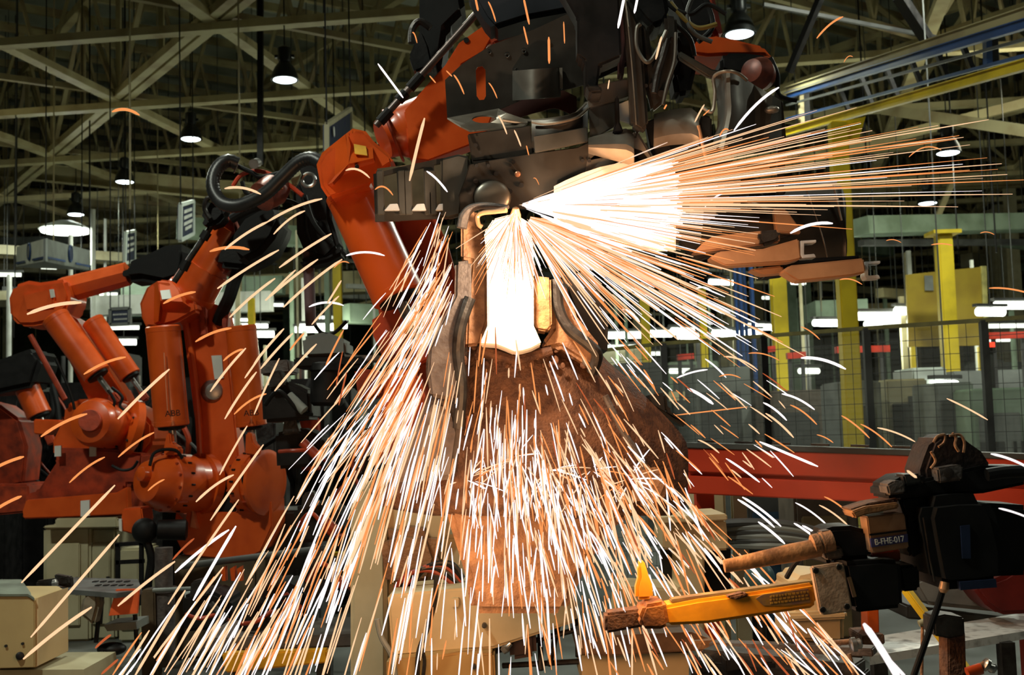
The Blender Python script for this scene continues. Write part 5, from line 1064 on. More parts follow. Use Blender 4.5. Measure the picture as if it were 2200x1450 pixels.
part('actuator_edge', MB().bar(P(1824, 1240, Y-.03), P(1836, 1282, Y-.03), .006, .01), COPPER, t)
ya = part('yellow_arm', MB().px([(1428, 1302), (1500, 1288), (1620, 1272), (1748, 1252), (1758, 1262), (1757, 1296), (1742, 1307), (1640, 1322), (1520, 1340), (1436, 1344), (1420, 1330)], Y+.04, .10, bevel=.010, yaw=0), YELARM, t, 'worn yellow arm')
part('arm_top_strip', MB().bar(P(1440, 1290, Y+.08), P(1746, 1249, Y+.08), .05, .012, .003), mat('olive_worn_strip', (.26, .20, .07), .6, 0, (.12, .07, .03), 12), ya, 'worn olive top strip')
part('arm_sticker', MB().px([(1624, 1286), (1640, 1277), (1736, 1265), (1742, 1294), (1690, 1301), (1640, 1301)], Y+.036, .006), mat('scuffed_purple_sticker', (.18, .12, .12), .6, 0, (.30, .20, .05), 40), ya, 'scuffed purple-grey sticker')
m = MB(); rr = random.Random(4)
for row in range(3):
    x = 1655
    while x < 1735: w = rr.uniform(3, 7); m.px([(x, 1280+row*7-(x-1655)*.13), (x+w, 1280+row*7-(x+w-1655)*.13), (x+w, 1284+row*7-(x+w-1655)*.13), (x, 1284+row*7-(x-1655)*.13)], Y+.033, .004); x += w+2.5
part('sticker_lettering', m, mat('faded_gold', (.45, .30, .06), .6), ya, 'worn unreadable lettering', smooth=False)
part('arm_end_knuckle', MB().px([(1384, 1300), (1430, 1292), (1440, 1344), (1420, 1352), (1380, 1352), (1372, 1330)], Y+.02, .14, bevel=.01), mat('rusted_orange', (.42, .15, .03), .7, .1, (.10, .035, .015), 18, .5, .4), t, 'rusted end knuckle')
part('arm_end_bar', MB().px([(1300, 1318), (1384, 1308), (1386, 1346), (1300, 1362)], Y+.08, .08, bevel=.008), SPATTER, t)
part('tip_cone', MB().px([(1366, 1290), (1366, 1262), (1372, 1240), (1370, 1216), (1378, 1200), (1386, 1210), (1394, 1236), (1402, 1256), (1404, 1288)], Y+.08, .045, bevel=.012), YELARM, t, 'amber cone')
part('valve', MB().px([(1560, 1282), (1600, 1272), (1612, 1280), (1580, 1290)], Y+.02, .06, bevel=.005), SPATTER, t)
lb = part('label_block', MB().px([(1862, 1110), (1940, 1102), (1944, 1106), (1953, 1177), (1876, 1189), (1872, 1186)], Y-.02, .07, bevel=.003), mat('scorched_tan_block', (.40, .24, .14), .55, .1, (.26, .14, .08), 14), t)
part('block_groove', MB().px([(1869, 1147), (1948, 1137), (1949, 1141), (1869, 1151)], Y-.024, .01), BLACKM, lb)
part('name_strip', MB().px([(1870, 1157), (1950, 1147), (1951, 1164), (1873, 1176)], Y-.026, .008), mat('purple_blue_strip', (.05, .05, .17), .5), lb, 'purple-blue name strip')
ctr = P(1911, 1161.5, Y-.030)
text_part('B-FHE-017', .0235, facing(ctr, ry=math.radians(-5.5)) @ Matrix.Diagonal((.80, 1, 1, 1)), WHITE, lb, 'lettering')
part('copper_lip', MB().px([(1829, 1099), (1860, 1088), (1931, 1079), (1932, 1092), (1860, 1106), (1838, 1114)], Y-.04, .1, bevel=.004), BRONZE, t)
part('copper_lip', MB().px([(1826, 1094), (1870, 1080), (1930, 1070), (1931, 1078), (1860, 1087), (1829, 1098)], Y-.02, .1, bevel=.004), SPATTER, t)
part('orange_red_block', MB().px([(1872, 1188), (1934, 1180), (1936, 1206), (1874, 1208)], Y+.06, .1, bevel=.004), ORANGE, t)
part('vertical_body', MB().px([(1930, 1070), (1990, 1060), (2000, 1110), (1994, 1180), (1960, 1200), (1952, 1190), (1944, 1110)], Y+.02, .2, bevel=.012), BLACKM, t)
part('transformer', MB().px([(1984, 1112), (1996, 1070), (2060, 1062), (2124, 1062), (2148, 1105), (2167, 1182), (2168, 1255), (2100, 1266), (2040, 1270), (2012, 1262), (1996, 1180)], Y-.06, .3, bevel=.03), BLACK, t)
part('bright_edge', MB().tube([P(1984, 1112, Y-.06), P(1992, 1160, Y-.06), P(1998, 1200, Y-.06), P(2008, 1250, Y-.06)], .0025, 6), DARKST, t)
part('blue_panel', MB().px([(2064, 1130), (2084, 1128), (2086, 1200), (2068, 1200)], Y-.065, .02), mat('navy_panel', (.012, .022, .06), .4), t)
part('blue_panel', MB().px([(2062, 1250), (2140, 1244), (2142, 1262), (2064, 1268)], Y-.065, .02), mat('navy_panel', None), t)
part('top_beam', MB().px([(1905, 1072), (1904, 1044), (1940, 1022), (1976, 1018), (1984, 1030), (2110, 1000), (2210, 1000), (2210, 1040), (2114, 1060)], Y, .16, bevel=.012), BLACKM, t)
part('top_housing', MB().px([(1980, 1010), (1990, 980), (2003, 946), (2020, 934), (2062, 932), (2086, 952), (2112, 970), (2134, 1004), (2130, 1030), (1985, 1040)], Y+.02, .16, bevel=.02), mat('dark_brown_casting', (.035, .02, .016), .5, .3, (.015, .01, .01), 16, .5, .3), t)
part('bolted_block', MB().px([(2014, 1006), (2060, 998), (2070, 1000), (2068, 1032), (2018, 1038)], Y-.03, .08, bevel=.005), SPATG, t)
part('block_bore', MB().lathe(P(2038, 1016, Y-.035), P(2038, 1016, Y+.1), [(0, .010), (.001, .014), (.01, .014)]), BLACKM, t)
part('clamp_block', MB().px([(1905, 1042), (1922, 1032), (1944, 1034), (1946, 1060), (1910, 1064)], Y-.03, .08, bevel=.005), SPATG, t)
part('clamp_block', MB().px([(1940, 1020), (1978, 1017), (1982, 1038), (1946, 1044)], Y-.02, .08, bevel=.005), DARKST, t)
m_ = SPATL
for pts in ([(2006, 950), (2014, 938), (2030, 934), (2028, 950), (2016, 960)], [(2046, 930), (2054, 940), (2052, 956), (2060, 970)], [(2040, 936), (2062, 934), (2072, 950), (2070, 972)], [(2000, 970), (2010, 990), (2000, 1006)]):
    part('spatter_wire', MB().tube([P(x, y, Y-.01) for x, y in pts], .004, 6), m_, t)
part('side_hose', MB().tube([P(2120, 1020, Y-.03), P(2160, 1014, Y-.03), P(2215, 1012, Y-.03)], .018, 10), BLACK, t)
part('supply_cable', MB().tube([P(2027, 1262, Y-.02), P(2012, 1310, Y-.02), P(1988, 1380, Y-.02), P(1960, 1460, Y-.02)], .009, 10), BLACK, t)
part('cable_gland', MB().lathe(P(2030, 1250, Y-.03), P(2026, 1276, Y-.03), [(0, .012), (.02, .014), (.03, .008)]), COPPER, t)
part('rear_hose', MB().tube([P(1690, 1240, Y+.3), P(1712, 1206, Y+.25), P(1740, 1196, Y+.2), P(1780, 1205, Y+.1)], .008, 8), BLACK, t)
part('dark_fill_box', MB().px([(2110, 1080), (2215, 1086), (2215, 1236), (2120, 1240)], Y+.2, .2, bevel=.015), BLACK, t)  # black box added to fill the dark area behind the transformer
solo('red_hood', MB().px([(2090, 1262), (2160, 1236), (2230, 1190), (2230, 1318), (2150, 1322), (2120, 1300)], 5.4, .3, bevel=.02), mat('deep_red_hood', (.16, .012, .008), .5), 'deep red machine corner at the right edge above the pale table', 'hood')
# table, post, fittings bottom right
t = thing('work_table', 'pale grey flecked table plate at the bottom right corner', 'table', PZ(2050, 1400, 0.3))
zt = P(1886, 1420, 4.7).z
part('top', MB().prism([PZ(1868, 1410, zt), PZ(2260, 1346, zt), PZ(2260, 1306, zt), PZ(1974, 1352, zt), PZ(1890, 1366, zt)], depth=(0, 0, -.035)), TABLE, t)
for x in (1900, 2180): q = PZ(x, 1372, zt); part('leg', MB().bar(Vector((q.x, q.y+.1, 0)), Vector((q.x, q.y+.1, zt-.03)), .06, .06), DARKST, t)
t = thing('clamp_post', 'dark upright clamp post with square head in front of the pale table', 'post', P(2055, 1450, 3.6))
part('post', MB().px([(2036, 1364), (2074, 1358), (2078, 1480), (2038, 1480)], 3.6, .08, bevel=.004), SPATTER, t)
part('square_head', MB().px([(2006, 1326), (2030, 1320), (2072, 1326), (2074, 1366), (2040, 1372), (2008, 1366)], 3.58, .1, bevel=.005), DARKST, t)
t = thing('locator_pin', 'small brass tee fitting on a thin rod left of the dark clamp post', 'fitting', P(1982, 1450, 3.9))
part('rod', cyl((1982, 1345, 3.9), (1980, 1460, 3.9), 3.5, seg=10), SPATL, t)
part('tee', cyl((1974, 1340, 3.9), (1996, 1332, 3.9), 7, seg=14), mat('pale_brass', None), t)
t = thing('clamp_screw', 'chrome clamp screw with a knurled head left of the pale table', 'fitting', P(1835, 1400, 4.0))
part('rod', cyl((1780, 1382, 4.0), (1830, 1378, 4.0), 6, seg=12), SPATL, t)
part('knurled_head', MB().lathe(P(1826, 1386, 3.98), P(1850, 1382, 3.98), [(0, .015), (.005, .024), (.02, .024), (.022, .016), (.035, .018), (.04, .012)]), STEEL, t)
part('pivot_leg', cyl((1824, 1404, 4.0), (1838, 1460, 4.0), 5, seg=10), SPATL, t)
t = thing('clamp_screw', 'chrome and orange clamp screw at the bottom edge, far right', 'fitting', P(2110, 1450, 3.5))
part('knurled_head', MB().lathe(P(2112, 1424, 3.5), P(2140, 1440, 3.5), [(0, .012), (.005, .02), (.015, .02), (.02, .012), (.03, .016), (.04, .012)]), STEEL, t)
part('orange_knob', cyl((2078, 1446, 3.5), (2108, 1436, 3.5), 12, seg=16), ORANGE, t, 'orange knob')
part('shaft', cyl((2098, 1438, 3.5), (2116, 1426, 3.5), 7, seg=14), SPATL, t)
t = thing('orange_post', 'short orange post behind the big foreground spark', 'post', P(1880, 1370, 4.9))
part('post', MB().px([(1864, 1304), (1888, 1302), (1890, 1372), (1866, 1376)], 4.9, .1, bevel=.004), ORANGE, t)
part('base', MB().px([(1852, 1366), (1900, 1362), (1902, 1384), (1854, 1386)], 4.85, .2, bevel=.004), SPATTER, t)
solo('yellow_bar', MB().bar(P(1946, 1266, 4.6), P(2076, 1440, 4.35), .032, .032, .004), YELLOW, 'yellow bar sloping down behind the black actuator end cap', 'bar')
solo('grey_hood', MB().px([(1960, 1250), (2000, 1232), (2120, 1244), (2158, 1300), (2150, 1316), (1990, 1300)], 5.6, .4, bevel=.02), mat('mid_grey_hood', (.15, .15, .14), .5), 'mid grey sloping hood behind the black transformer', 'hood')
solo('grey_slab', MB().px([(1950, 1300), (2200, 1330), (2200, 1345), (1950, 1330)], 5.9, .5, bevel=.01), GREYD, 'dark slab behind the pale table plate', 'slab')
# ------------------------------------------------------------------ sparks: thin glowing streaks in the air
SM = {'w': S_WHITE, 'y': S_WARM, 'o': S_ORANGE, 'd': S_DULL}
CW = {'w': 'white', 'y': 'pale yellow', 'o': 'orange', 'd': 'dull red'}
def streak(mb, pts, r):
    n = len(pts); radii = [r*(.45 if i in (0, n-1) else 1) for i in range(n)]
    return mb.tube(pts, r, 6, smooth=False, radii=radii)
def arc(x0, y0, Y0, x1, y1, Y1, sag, n=9):
    a, b = P(x0, y0, Y0), P(x1, y1, Y1); L = (b-a).length
    return [a.lerp(b, i/(n-1)) + Vector((0, 0, sag*L*4*(i/(n-1))*(1-i/(n-1)))) for i in range(n)]
TR = [
 (812,137,866,210,5,'w',0,'leaning left of the dark linkage rod near the top'),
 (912,254,880,388,8,'y',.02,'crossing the central robot upper arm above the louvred plate'),
 (1021,-6,1027,23,5,'o',0,'cut by the top edge above the arm bracket'),
 (1049,4,1065,46,4,'o',.06,'at the tip of the orange arm bracket'),
 (1125,-4,1137,52,5,'o',0,'cut by the top edge above the firewall'),
 (1125,57,1134,95,4,'o',0,'just below the one cut by the top edge, on the firewall'),
 (1211,47,1213,93,3,'o',0,'on the dark clamp edge, upper firewall'),
 (1179,80,1180,136,6,'o',0,'upright on the upper firewall above the strut tower'),
 (959,152,971,164,3,'o',0,'tiny one at the firewall left corner'),
 (975,161,997,202,4,'o',.06,'left of the slot on the firewall'),
 (1050,178,1068,211,3,'o',.06,'right of the slot on the firewall'),
 (1071,249,1089,288,4,'y',.05,'over the round shelf opening'),
 (1105,280,1119,314,4,'y',.03,'below the lit shelf'),
 (1131,313,1136,333,3,'o',0,'small one left of the curved crossmember'),
 (1146,383,1158,397,2,'o',.1,'tiny one above the weld point'),
 (1341,-6,1328,60,7,'w',0,'at the top beside the channel pillar'),
 (1370,-6,1363,28,6,'w',0,'short one at the top right of the channel pillar'),
 (1421,79,1409,127,5,'y',0,'in the fork of the hinge arch'),
 (1309,172,1306,191,3,'y',0,'short one on the frame rail'),
 (1432,225,1427,234,4,'o',0,'tiny one at the foot of the hinge arch'),
 (1513,225,1493,262,4,'y',.02,'steep one above the box section'),
 (1524,236,1511,248,3,'o',0,'tiny one right of the box section'),
 (1673,188,1577,280,7,'w',.06,'slanting across the tower shell'),
 (1565,279,1546,293,4,'o',.12,'short one at the foot of the tower shell'),
 (1811,36,1755,82,5,'o',.06,'alone under the roof right of the big lamp'),
 (1832,122,1813,134,2,'o',.1,'tiny faint one under the blue rails'),
 (2022,322,1953,337,3,'o',.13,'beside the far right lamp'),
 (886,70,896,92,3,'o',.1,'small one on the valve block'),
 (923,163,936,178,3,'o',0,'small one above the upper arm'),
 (241,240,299,247,7,'o',.09,'alone on the ceiling braces at upper left'),
 (743,366,794,382,5,'y',.12,'at the elbow underside of the central robot'),
 (806,407,844,419,4,'o',.16,'on the left window of the louvred plate'),
 (917,368,961,412,5,'w',.05,'over the right window of the louvred plate'),
 (483,405,560,417,6,'y',.07,'inside the hose loop'),
 (692,427,574,477,6,'y',.05,'right half of the long pair below the hose'),
 (576,476,483,536,6,'y',.04,'left half of the long pair below the hose'),
 (655,453,588,503,5,'y',.07,'short one under the right half of the long pair'),
 (451,540,535,536,7,'o',.06,'flat one on the left robot upper arm'),
 (599,537,467,620,6,'y',.02,'long one right of the left robot forearm'),
 (712,502,600,575,6,'y',.02,'long one under the gripper tool'),
 (683,557,570,645,6,'y',.02,'long one in front of the dull purple tube'),
 (635,580,572,645,5,'y',.02,'short one merging into the long one by the dull tube'),
 (735,557,609,660,6,'y',.03,'long one ending left of the yellow column'),
 (750,565,718,575,3,'o',.12,'small flat one left of the central cylinder'),
 (744,549,826,549,5,'w',.07,'flat one on the central robot cylinder'),
 (591,598,493,682,6,'y',.03,'above the right upright balancer'),
 (733,603,703,652,5,'y',0,'steep one left of the central cylinder foot'),
 (664,659,738,656,5,'w',.08,'flat pink-white one before the grey duct hood'),
 (728,636,670,697,5,'y',.02,'slanting one above the grey duct hood'),
 (610,706,546,781,6,'y',.02,'left one of a parallel pair beside the grey duct hood'),
 (629,716,560,792,6,'y',.02,'right one of a parallel pair beside the grey duct hood'),
 (653,716,623,752,5,'o',.02,'short one touching the grey duct hood'),
 (680,739,590,840,6,'y',.02,'long one before the round black motor'),
 (738,709,700,785,5,'o',.02,'steep dull one at the right of the grey duct hood'),
 (736,755,722,830,3,'d',.02,'thin faint one right of the round black motor'),
 (745,800,728,870,4,'d',.02,'thick faint one right of the black motor plate'),
 (175,650,58,675,8,'y',.06,'thick one under the far left elbow'),
 (420,627,351,652,6,'o',.05,'on the left robot elbow sticker'),
 (270,767,180,804,6,'o',.06,'across the far left robot cylinders'),
 (364,793,253,900,7,'y',.02,'between the far left hub and the upright balancer'),
 (497,705,420,734,6,'o',.06,'across the top of the left robot lower arm'),
 (528,748,452,841,6,'y',.03,'ending on the round grey bearing cover'),
 (522,750,480,775,5,'o',.06,'short one behind the bearing cover one'),
 (551,799,483,900,6,'y',.03,'across the right upright balancer'),
 (562,761,526,812,5,'y',0,'short one at the right edge of the right balancer'),
 (572,846,503,890,5,'o',.08,'faint arc across the right balancer foot'),
 (600,770,546,890,5,'y',.02,'long one right of the upright balancers'),
 (187,889,88,938,7,'o',.06,'over the round motor face at far left'),
 (51,981,-10,1005,7,'o',.03,'cut by the left edge, upper of two'),
 (46,1066,-10,1095,7,'o',.03,'cut by the left edge, lower of two'),
 (247,1042,46,1252,7,'y',.0,'longest one at left, ending on the control box'),
 (256,1148,66,1369,7,'y',.0,'long parallel one below the longest at left'),
 (376,1206,253,1302,7,'y',.02,'over the orange guard plate'),
 (331,929,254,982,5,'o',.05,'faint one beside the left shoulder drive'),
 (225,982,149,1037,5,'o',.06,'faint one over the far left robot base'),
 (353,1030,318,1054,4,'o',.04,'faint one on the shoulder drive face'),
 (502,1020,421,1078,6,'y',.06,'between the two shoulder drives'),
 (531,915,472,1020,5,'y',.02,'on the lower end of the left robot arm'),
 (566,955,452,1118,6,'y',.01,'long one across the right shoulder drive'),
 (513,1073,361,1298,6,'y',.01,'very long one from the robot base to the left bottom'),
 (492,1138,376,1230,7,'w',.03,'thick one crossing the very long one'),
 (507,1130,415,1290,8,'w',.01,'brightest steep one at the left of the shower'),
 (197,1304,50,1416,8,'y',.03,'bottom left one touching the control box side'),
 (238,1364,205,1392,6,'d',.03,'dim short one near the left floor hook'),
 (253,1417,218,1448,6,'d',.0,'dim short one at the bottom left edge'),
 (417,1157,371,1202,5,'d',.03,'dim one under the black drive motor'),
 (321,1354,255,1460,6,'y',.0,'left-most one cut by the bottom edge'),
 (480,1218,330,1412,6,'y',.0,'long one over the machine post'),
 (398,1268,288,1455,7,'y',.0,'long one left of the white label'),
 (2124,257,1668,335,2.4,'y',0,'highest long ray reaching far right'),
 (2070,295,1500,365,2.6,'y',0,'second highest long ray reaching far right'),
 (1757,1002,1632,949,6,'w',-.0,'on the orange-red beam, left of the black gun'),
 (1885,919,1966,949,4,'y',.05,'above the orange-red beam near the gun top'),
 (1849,911,1916,960,4,'o',.06,'left of the gun top above the beam rail'),
 (1808,893,1868,941,4,'o',.05,'at the foot of the tall yellow column'),
 (1755,934,1790,951,3,'o',.05,'small one just above the beam rail'),
 (2129,975,2215,1008,6,'w',.05,'upper one cut by the right edge'),
 (2146,1092,2215,1115,5,'w',.03,'lower one cut by the right edge'),
 (1949,1011,1969,1026,6,'y',0,'short thick one beside the gun clamp block'),
 (1709,1080,1777,1128,4,'w',.05,'left one of two above the gun electrode'),
 (1760,1085,1823,1130,4,'y',.05,'right one of two above the gun electrode'),
 (1771,1067,1832,1111,4,'o',.06,'orange one touching the copper lip'),
 (1706,1124,1750,1154,5,'w',.02,'short one left of the black holder block'),
 (1724,1129,1760,1151,5,'w',.02,'short one meeting the black holder block'),
 (1595,1068,1678,1131,6,'w',.04,'upper one of a thick pair over the pipe bundle'),
 (1585,1073,1664,1133,6,'w',.04,'lower one of a thick pair over the pipe bundle'),
 (1629,1121,1686,1168,6,'w',.03,'thick one touching the electrode tube top'),
 (1856,1340,1935,1465,15,'w',.03,'thickest one of all, in the foreground at bottom right'),
 (1884,1392,1950,1460,7,'w',.02,'thin twin beside the thickest one at bottom right'),
 (1715,1306,1816,1409,5,'w',.03,'below the square plate over the small cream housing'),
 (1659,1315,1784,1455,5,'w',.03,'long one below the yellow arm'),
 (1735,1350,1759,1389,5,'w',0,'short steep one of the bounce at the cream housing foot'),
 (1760,1389,1788,1372,3,'y',.12,'curl of the bounce at the cream housing foot'),
 (1698,501,1789,480,7,'w',.09,'thick one before the car apron at right'),
 (1721,769,1817,793,7,'w',.08,'thick one left of the tall yellow column'),
 (1680,846,1750,880,5,'w',.07,'behind the fence left of the column foot'),
 (1698,870,1755,912,4,'o',.07,'orange one beneath the white one by the column foot'),
 (1640,865,1690,903,5,'w',.06,'left of the orange one by the column foot'),
 (1645,888,1705,940,5,'y',.05,'thick long one above the beam rail'),
 (2034,856,2122,902,4,'y',.02,'in front of the pale green cabinet'),
 (2125,619,2210,630,4,'o',.05,'cut by the right edge beside the yellow panel'),
 (2001,526,2046,527,3,'o',.05,'small one on the slim yellow post'),
 (1804,601,1852,611,3,'o',.1,'small arc below the lowest copper rail'),
 (1721,702,1761,729,3,'o',.06,'small one left of the tall yellow column, mid height'),
 (1904,517,1936,521,2,'o',.08,'tiny faint one under the grey-green duct'),
 (2106,501,2136,504,2,'o',.08,'tiny faint one at the right end of the duct'),
 (1494,621,1532,628,4,'w',.12,'small arc below the box rails'),
 (1454,812,1520,794,4,'w',.04,'rising one at the left of the yellow posts'),
 (1515,771,1560,811,4,'w',.04,'falling one crossing the thin yellow post'),
 (1555,766,1628,795,4,'y',.09,'arc at the left of the blue pipes'),
 (1608,759,1674,774,3,'o',.08,'faint arc right of the blue pipes'),
 (1545,809,1591,812,3,'o',.09,'small flat arc beneath the blue pipes'),
 (1383,794,1408,838,4,'o',.04,'beside the gun flank'),
 (1338,664,1374,691,5,'w',.08,'pink-white arc right of the side actuator'),
 (1515,444,1552,416,4,'w',.07,'rising one over the lit square plate'),
 (1478,835,1532,868,8,'w',.04,'thick one right of the gun flank'),
 (1450,892,1606,874,3,'o',.0,'flat orange one above the beam end'),
 (1500,945,1545,973,4,'y',.05,'at the left end of the beam'),
 (1560,985,1632,1036,5,'w',.02,'on the lower flange of the orange-red beam'),
 (1558,994,1600,1052,3,'o',.0,'thin one crossing the left end of the beam'),
]
n_tr = 0
for x0, y0, x1, y1, w, c, sag, where in TR:
    Y0 = 3.55 + .35*((x0*7+y0*13) % 10)/10
    if x0 > 1150: Y0 = 3.95 + .2*((x0+y0) % 7)/7
    if x0 > 1700 and y0 > 1000 and y0 < 1300: Y0 = 3.75
    if w > 12 or (x0 == 1884): Y0 = 2.6
    if 1890 < x0 and 900 < y0 < 1120: Y0 = 3.5
    if x0 in (1949, 2129, 2146): Y0 = 2.95
    if 960 < x0 < 1700 and y0 < 420: Y0 = 4.25 if (x0 < 1350 and y0 < 300) else 4.1
    mb = streak(MB(), arc(x0, y0, Y0, x1, y1, Y0-.08, sag), w*.5*K(Y0)*.92)
    nm = {'w': 'white', 'y': 'pale yellow', 'o': 'orange', 'd': 'dull red'}[c]
    lab = (nm+' spark streak '+where)
    lw = lab.split(); lab = ' '.join(lw[:16])
    solo('spark', mb, SM[c], lab, 'spark', 'sparks'); n_tr += 1

G = Vector((0, 0, -9.81))
def ballistic(px, py, Y, t, dt, src=None):
    """streak of a spark passing the point at time t after leaving the weld, exposed for dt"""
    S = src or WELD; q = P(px, py, Y); v = (q-S-G*t*t/2)/t
    return [S+v*s+G*s*s/2 for s in [t+dt*(k/4-.5) for k in range(5)]]
def pick(r, tab):
    u = r.random()*sum(w for w, _ in tab)
    for w, c in tab:
        u -= w
        if u <= 0: return c
    return tab[-1][1]
rs = random.Random(11)
gen = []     # (size on the picture, points, radius, colour, region)
def add(reg, pts, wpx, c):
    Ym = pts[2].y; L = (pts[-1]-pts[0]).length/K(Ym)
    gen.append((L*wpx, pts, wpx*.5*K(Ym), c, reg))
# 1 right fan: long straight rays, thin
def ray_right(ang, r0, r1, w, c, ysp=.12):
    ca, sa = math.cos(R(ang)), math.sin(R(ang)); x0, y0 = 1112, 441
    dy = rs.uniform(-ysp, ysp*.5)
    f = lambda r: (x0+ca*r, y0-sa*r+ (r/1100.)**2*14, 4.12+dy*r/400-.12*min(1, r/350))
    add('fan', [P(*f(r0+(r1-r0)*i/4)) for i in range(5)], w, c)
for i in range(230):
    a = rs.choice((rs.gauss(6, 7), rs.uniform(-12, 20))); a = max(-14, min(23, a))
    r1 = rs.choice((rs.uniform(120, 520), rs.uniform(300, 760), rs.uniform(300, 1060) if a > -1 else 400)); r0 = r1*rs.uniform(.02, .6) if r1 < 500 else rs.uniform(100, 380)
    if a > 13: r1 = min(r1, 760); 
    if a > 20: r1 = min(r1, 350)
    if a < -2: r1 = min(r1, 520)
    far = r1 > 420
    ray_right(a, r0, r1, rs.uniform(1.4, 2.3), pick(rs, ((3 if far else 1, 'o'), (4, 'y'), (1 if far else 4, 'w'))))
for a, r1 in ((9.6, 962), (9.2, 955), (12.4, 780), (14.2, 650), (13.8, 640), (7.9, 805), (5.6, 1045), (5.1, 975), (4.3, 1055), (3.6, 1090), (2.0, 1064), (6.4, 780), (6.0, 740), (10.8, 625), (15.5, 560), (1.6, 690), (2.3, 583), (.2, 680), (1.8, 395), (.6, 620), (-1, 600), (17, 505), (19, 380), (19.5, 375), (16, 470), (-3.6, 720)):
    ray_right(a, rs.uniform(90, 330), r1, rs.uniform(2.2, 2.8), 'y' if rs.random() < .7 else 'o', .05)
# 2 solid glare: very dense short rays near the flash, right and down
for i in range(620):
    a = rs.gauss(0, 9); r0 = rs.uniform(10, 240); r1 = min(345 + rs.gauss(0, 8), r0+rs.uniform(60, 240))
    a = max(-27, min(17, a)); ray_right(a, r0, r1, rs.uniform(2.6, 6.5), pick(rs, ((1, 'y'), (9, 'w'))))
# 3 lower right fan
for i in range(330):
    a = -rs.choice((rs.uniform(10, 62), rs.gauss(32, 10), rs.gauss(26, 7))); a = min(-8, max(-70, a))
    mx = 690 if a > -34 else (520 if a > -48 else 360)
    r1 = rs.uniform(120, mx*rs.uniform(.5, 1)); r0 = max(20, r1-rs.uniform(60, 260))
    ca, sa = math.cos(R(a)), math.sin(R(a)); yy = rs.uniform(-.45, -.1)
    f = lambda r: (1120+ca*r, 462-sa*r+(r/700.)**2*26, 4.14+yy*r/600)
    add('lower fan', [P(*f(r0+(r1-r0)*k/4)) for k in range(5)], rs.uniform(1.8, 3.2), pick(rs, ((2, 'o'), (4, 'y'), (2, 'w'))))
# 4 down over the shank
for i in range(190):
    a = rs.gauss(-92, 20); r0 = rs.uniform(5, 90); r1 = r0+rs.uniform(25, 130)
    ca, sa = math.cos(R(a)), math.sin(R(a))
    f = lambda r: (1108+ca*r, 452-sa*r, 4.08-.05*r/100)
    add('shank', [P(*f(r0+(r1-r0)*k/4)) for k in range(5)], rs.uniform(1.4, 2.4), pick(rs, ((1, 'o'), (2, 'y'), (3, 'w'))))
# 5 left: bundle leaving behind the gun's left cheek towards the lower left
for i in range(210):
    u = rs.random(); y = 560+u*380; xe = 978-(y-640)*.52 if y > 640 else 978
    xe = max(xe, 915); back = abs(rs.gauss(0, 1))*(22+70*u); x = xe-6-back; 
    ang = 118+back*.10+rs.gauss(0, 2.5)
    Ls = rs.uniform(50, 190); ca, sa = math.cos(R(ang)), math.sin(R(ang)); yd = 4.12-.15*u-rs.random()*.15
    add('left', [P(x+ca*Ls*(k/4), y+sa*Ls*(k/4)+8*(k/4)**2, yd-.05*k/4) for k in range(5)], rs.uniform(2, 3.6), pick(rs, ((3, 'o'), (5, 'y'), (5, 'w'))))
for i in range(40):
    y = rs.uniform(455, 700); x = rs.uniform(975-25-(y-440)*.72, 975); Ls = rs.uniform(40, 150); ang = 90+(1100-x)*.13+rs.gauss(0, 6); ca, sa = math.cos(R(ang)), math.sin(R(ang))
    add('left', [P(x+ca*Ls*(k/4), y+sa*Ls*(k/4)+6*(k/4)**2, 4.0) for k in range(5)], rs.uniform(2, 3.2), pick(rs, ((2, 'o'), (3, 'y'), (2, 'w'))))
# 6 the falling shower
def shower(n, xf, yf, lw, tab, wr, tlen, reg):
    for _ in range(n):
        y = yf(); x = xf(y); Y = rs.uniform(3.4, 4.1)
        c = pick(rs, tab)
        L = rs.uniform(*tlen)
        # direction: away from the flash, bent towards the ground
        dx = (x-1085)/max(y-330, 120)*rs.uniform(.8, 1.12)*(1.55 if x > 1130 else 1)+rs.gauss(0, lw); nrm = math.hypot(dx, 1); dx /= nrm; dy = 1/nrm
        sg = L/60.
        pts = [P(x+dx*L*(k/4-.5)*(1-.05*k/4), y+dy*L*(k/4-.5)+sg*(k/4)**2, Y-.04*k/4) for k in range(5)]
        add(reg, pts, rs.uniform(*wr)*(1 if y < 1050 else 1.12), c)
T1 = ((3, 'o'), (6, 'y'), (6, 'w')); T2 = ((1, 'd'), (4, 'o'), (4, 'y'), (3, 'w'))
shower(200, lambda y: 1085-(y-700)*.78+rs.gauss(0, 1)*(45+.10*(y-900)), lambda: rs.uniform(880, 1470), .03, T1, (2.4, 4.2), (70, 240), 'shower left')
shower(80, lambda y: rs.uniform(1090-(y-560)*.98, 1085-(y-700)*.3), lambda: rs.uniform(930, 1470), .03, T1, (2.8, 4.4), (80, 240), 'shower left')
shower(340, lambda y: rs.gauss(1110+(y-950)*.22, 70+(y-900)*.2), lambda: rs.triangular(880, 1470, 1060), .13, ((2, 'o'), (4, 'y'), (8, 'w')), (1.9, 3.7), (35, 150), 'shower middle')
shower(55, lambda y: rs.gauss(1090, 190), lambda: rs.uniform(1150, 1480), .04, T1, (2.2, 3.8), (60, 190), 'shower middle')
shower(270, lambda y: 1130+(y-740)*rs.uniform(.25, 1.05), lambda: rs.uniform(960, 1460), .18, T2, (2.4, 4.2), (40, 150), 'shower right')
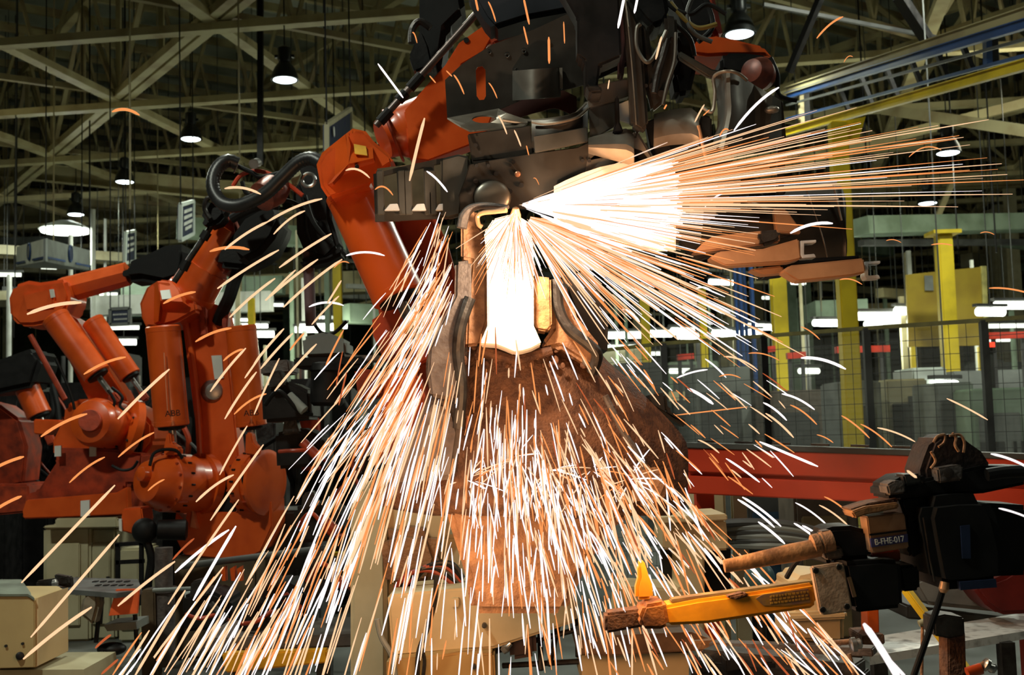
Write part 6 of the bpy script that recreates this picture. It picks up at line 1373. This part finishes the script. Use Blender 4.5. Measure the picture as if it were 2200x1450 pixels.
shower(75, lambda y: rs.uniform(950, 1400), lambda: rs.uniform(745, 960), .08, T2, (2.2, 3.8), (20, 120), 'gun face')
shower(60, lambda y: rs.uniform(1330, 1700), lambda: rs.uniform(790, 1050), .30, T2, (2, 3.6), (20, 80), 'shower right')
# 7 sprays that bounce off the gun's housing
for i in range(70):
    cx, cy = rs.choice(((1110, 980), (1180, 1010), (1270, 1010), (1000, 1030), (1350, 1030))); a = rs.uniform(-60, 170); r0 = rs.uniform(2, 30); L = rs.uniform(15, 90)
    ca, sa = math.cos(R(a)), math.sin(R(a))
    f = lambda r: (cx+ca*r, cy+sa*r+(r/60.)**2*6, 3.9)
    add('bounce', [P(*f(r0+L*k/4)) for k in range(5)], rs.uniform(2, 3.4), pick(rs, ((1, 'o'), (3, 'y'), (4, 'w'))))
GL = {'fan': ('thin {} spark ray in the long fan shooting right from the flash', 'rays of the right fan'),
      'lower fan': ('thin {} spark ray in the fan slanting down right below the car apron', 'rays of the lower right fan'),
      'shank': ('thin {} spark falling over the bright shank', 'sparks over the bright shank'),
      'left': ('{} spark in the bundle behind the left cheek of the big gun', 'sparks of the left bundle'),
      'shower left': ('{} spark streak in the dense shower falling to the lower left', 'sparks of the lower left shower'),
      'shower middle': ('{} spark streak in the shower before the big gun stem', 'sparks of the middle shower'),
      'shower right': ('{} spark streak in the shower falling to the lower right', 'sparks of the lower right shower'),
      'gun face': ('short {} spark in front of the big gun housing', 'sparks before the gun housing'),
      'bounce': ('{} spark bouncing off the big gun housing', 'bouncing sparks')}
gen.sort(key=lambda g: -g[0])
NI = 300-n_tr
for sz, pts, r_, c, reg in gen[:NI]:
    lab, grp = GL[reg]; solo('spark', streak(MB(), pts, r_), SM[c], lab.format(CW[c]), 'spark', CW[c]+' '+grp)
rest = gen[NI:]
for c in 'wyod':
    mb = MB(); k = 0
    for sz, pts, r_, cc, reg in rest:
        if cc == c: streak(mb, pts, r_); k += 1
    if k: solo('small_sparks', mb, SM[c], 'countless fine %s sparks spraying from the weld flash' % CW[c], 'sparks', None, 'stuff')
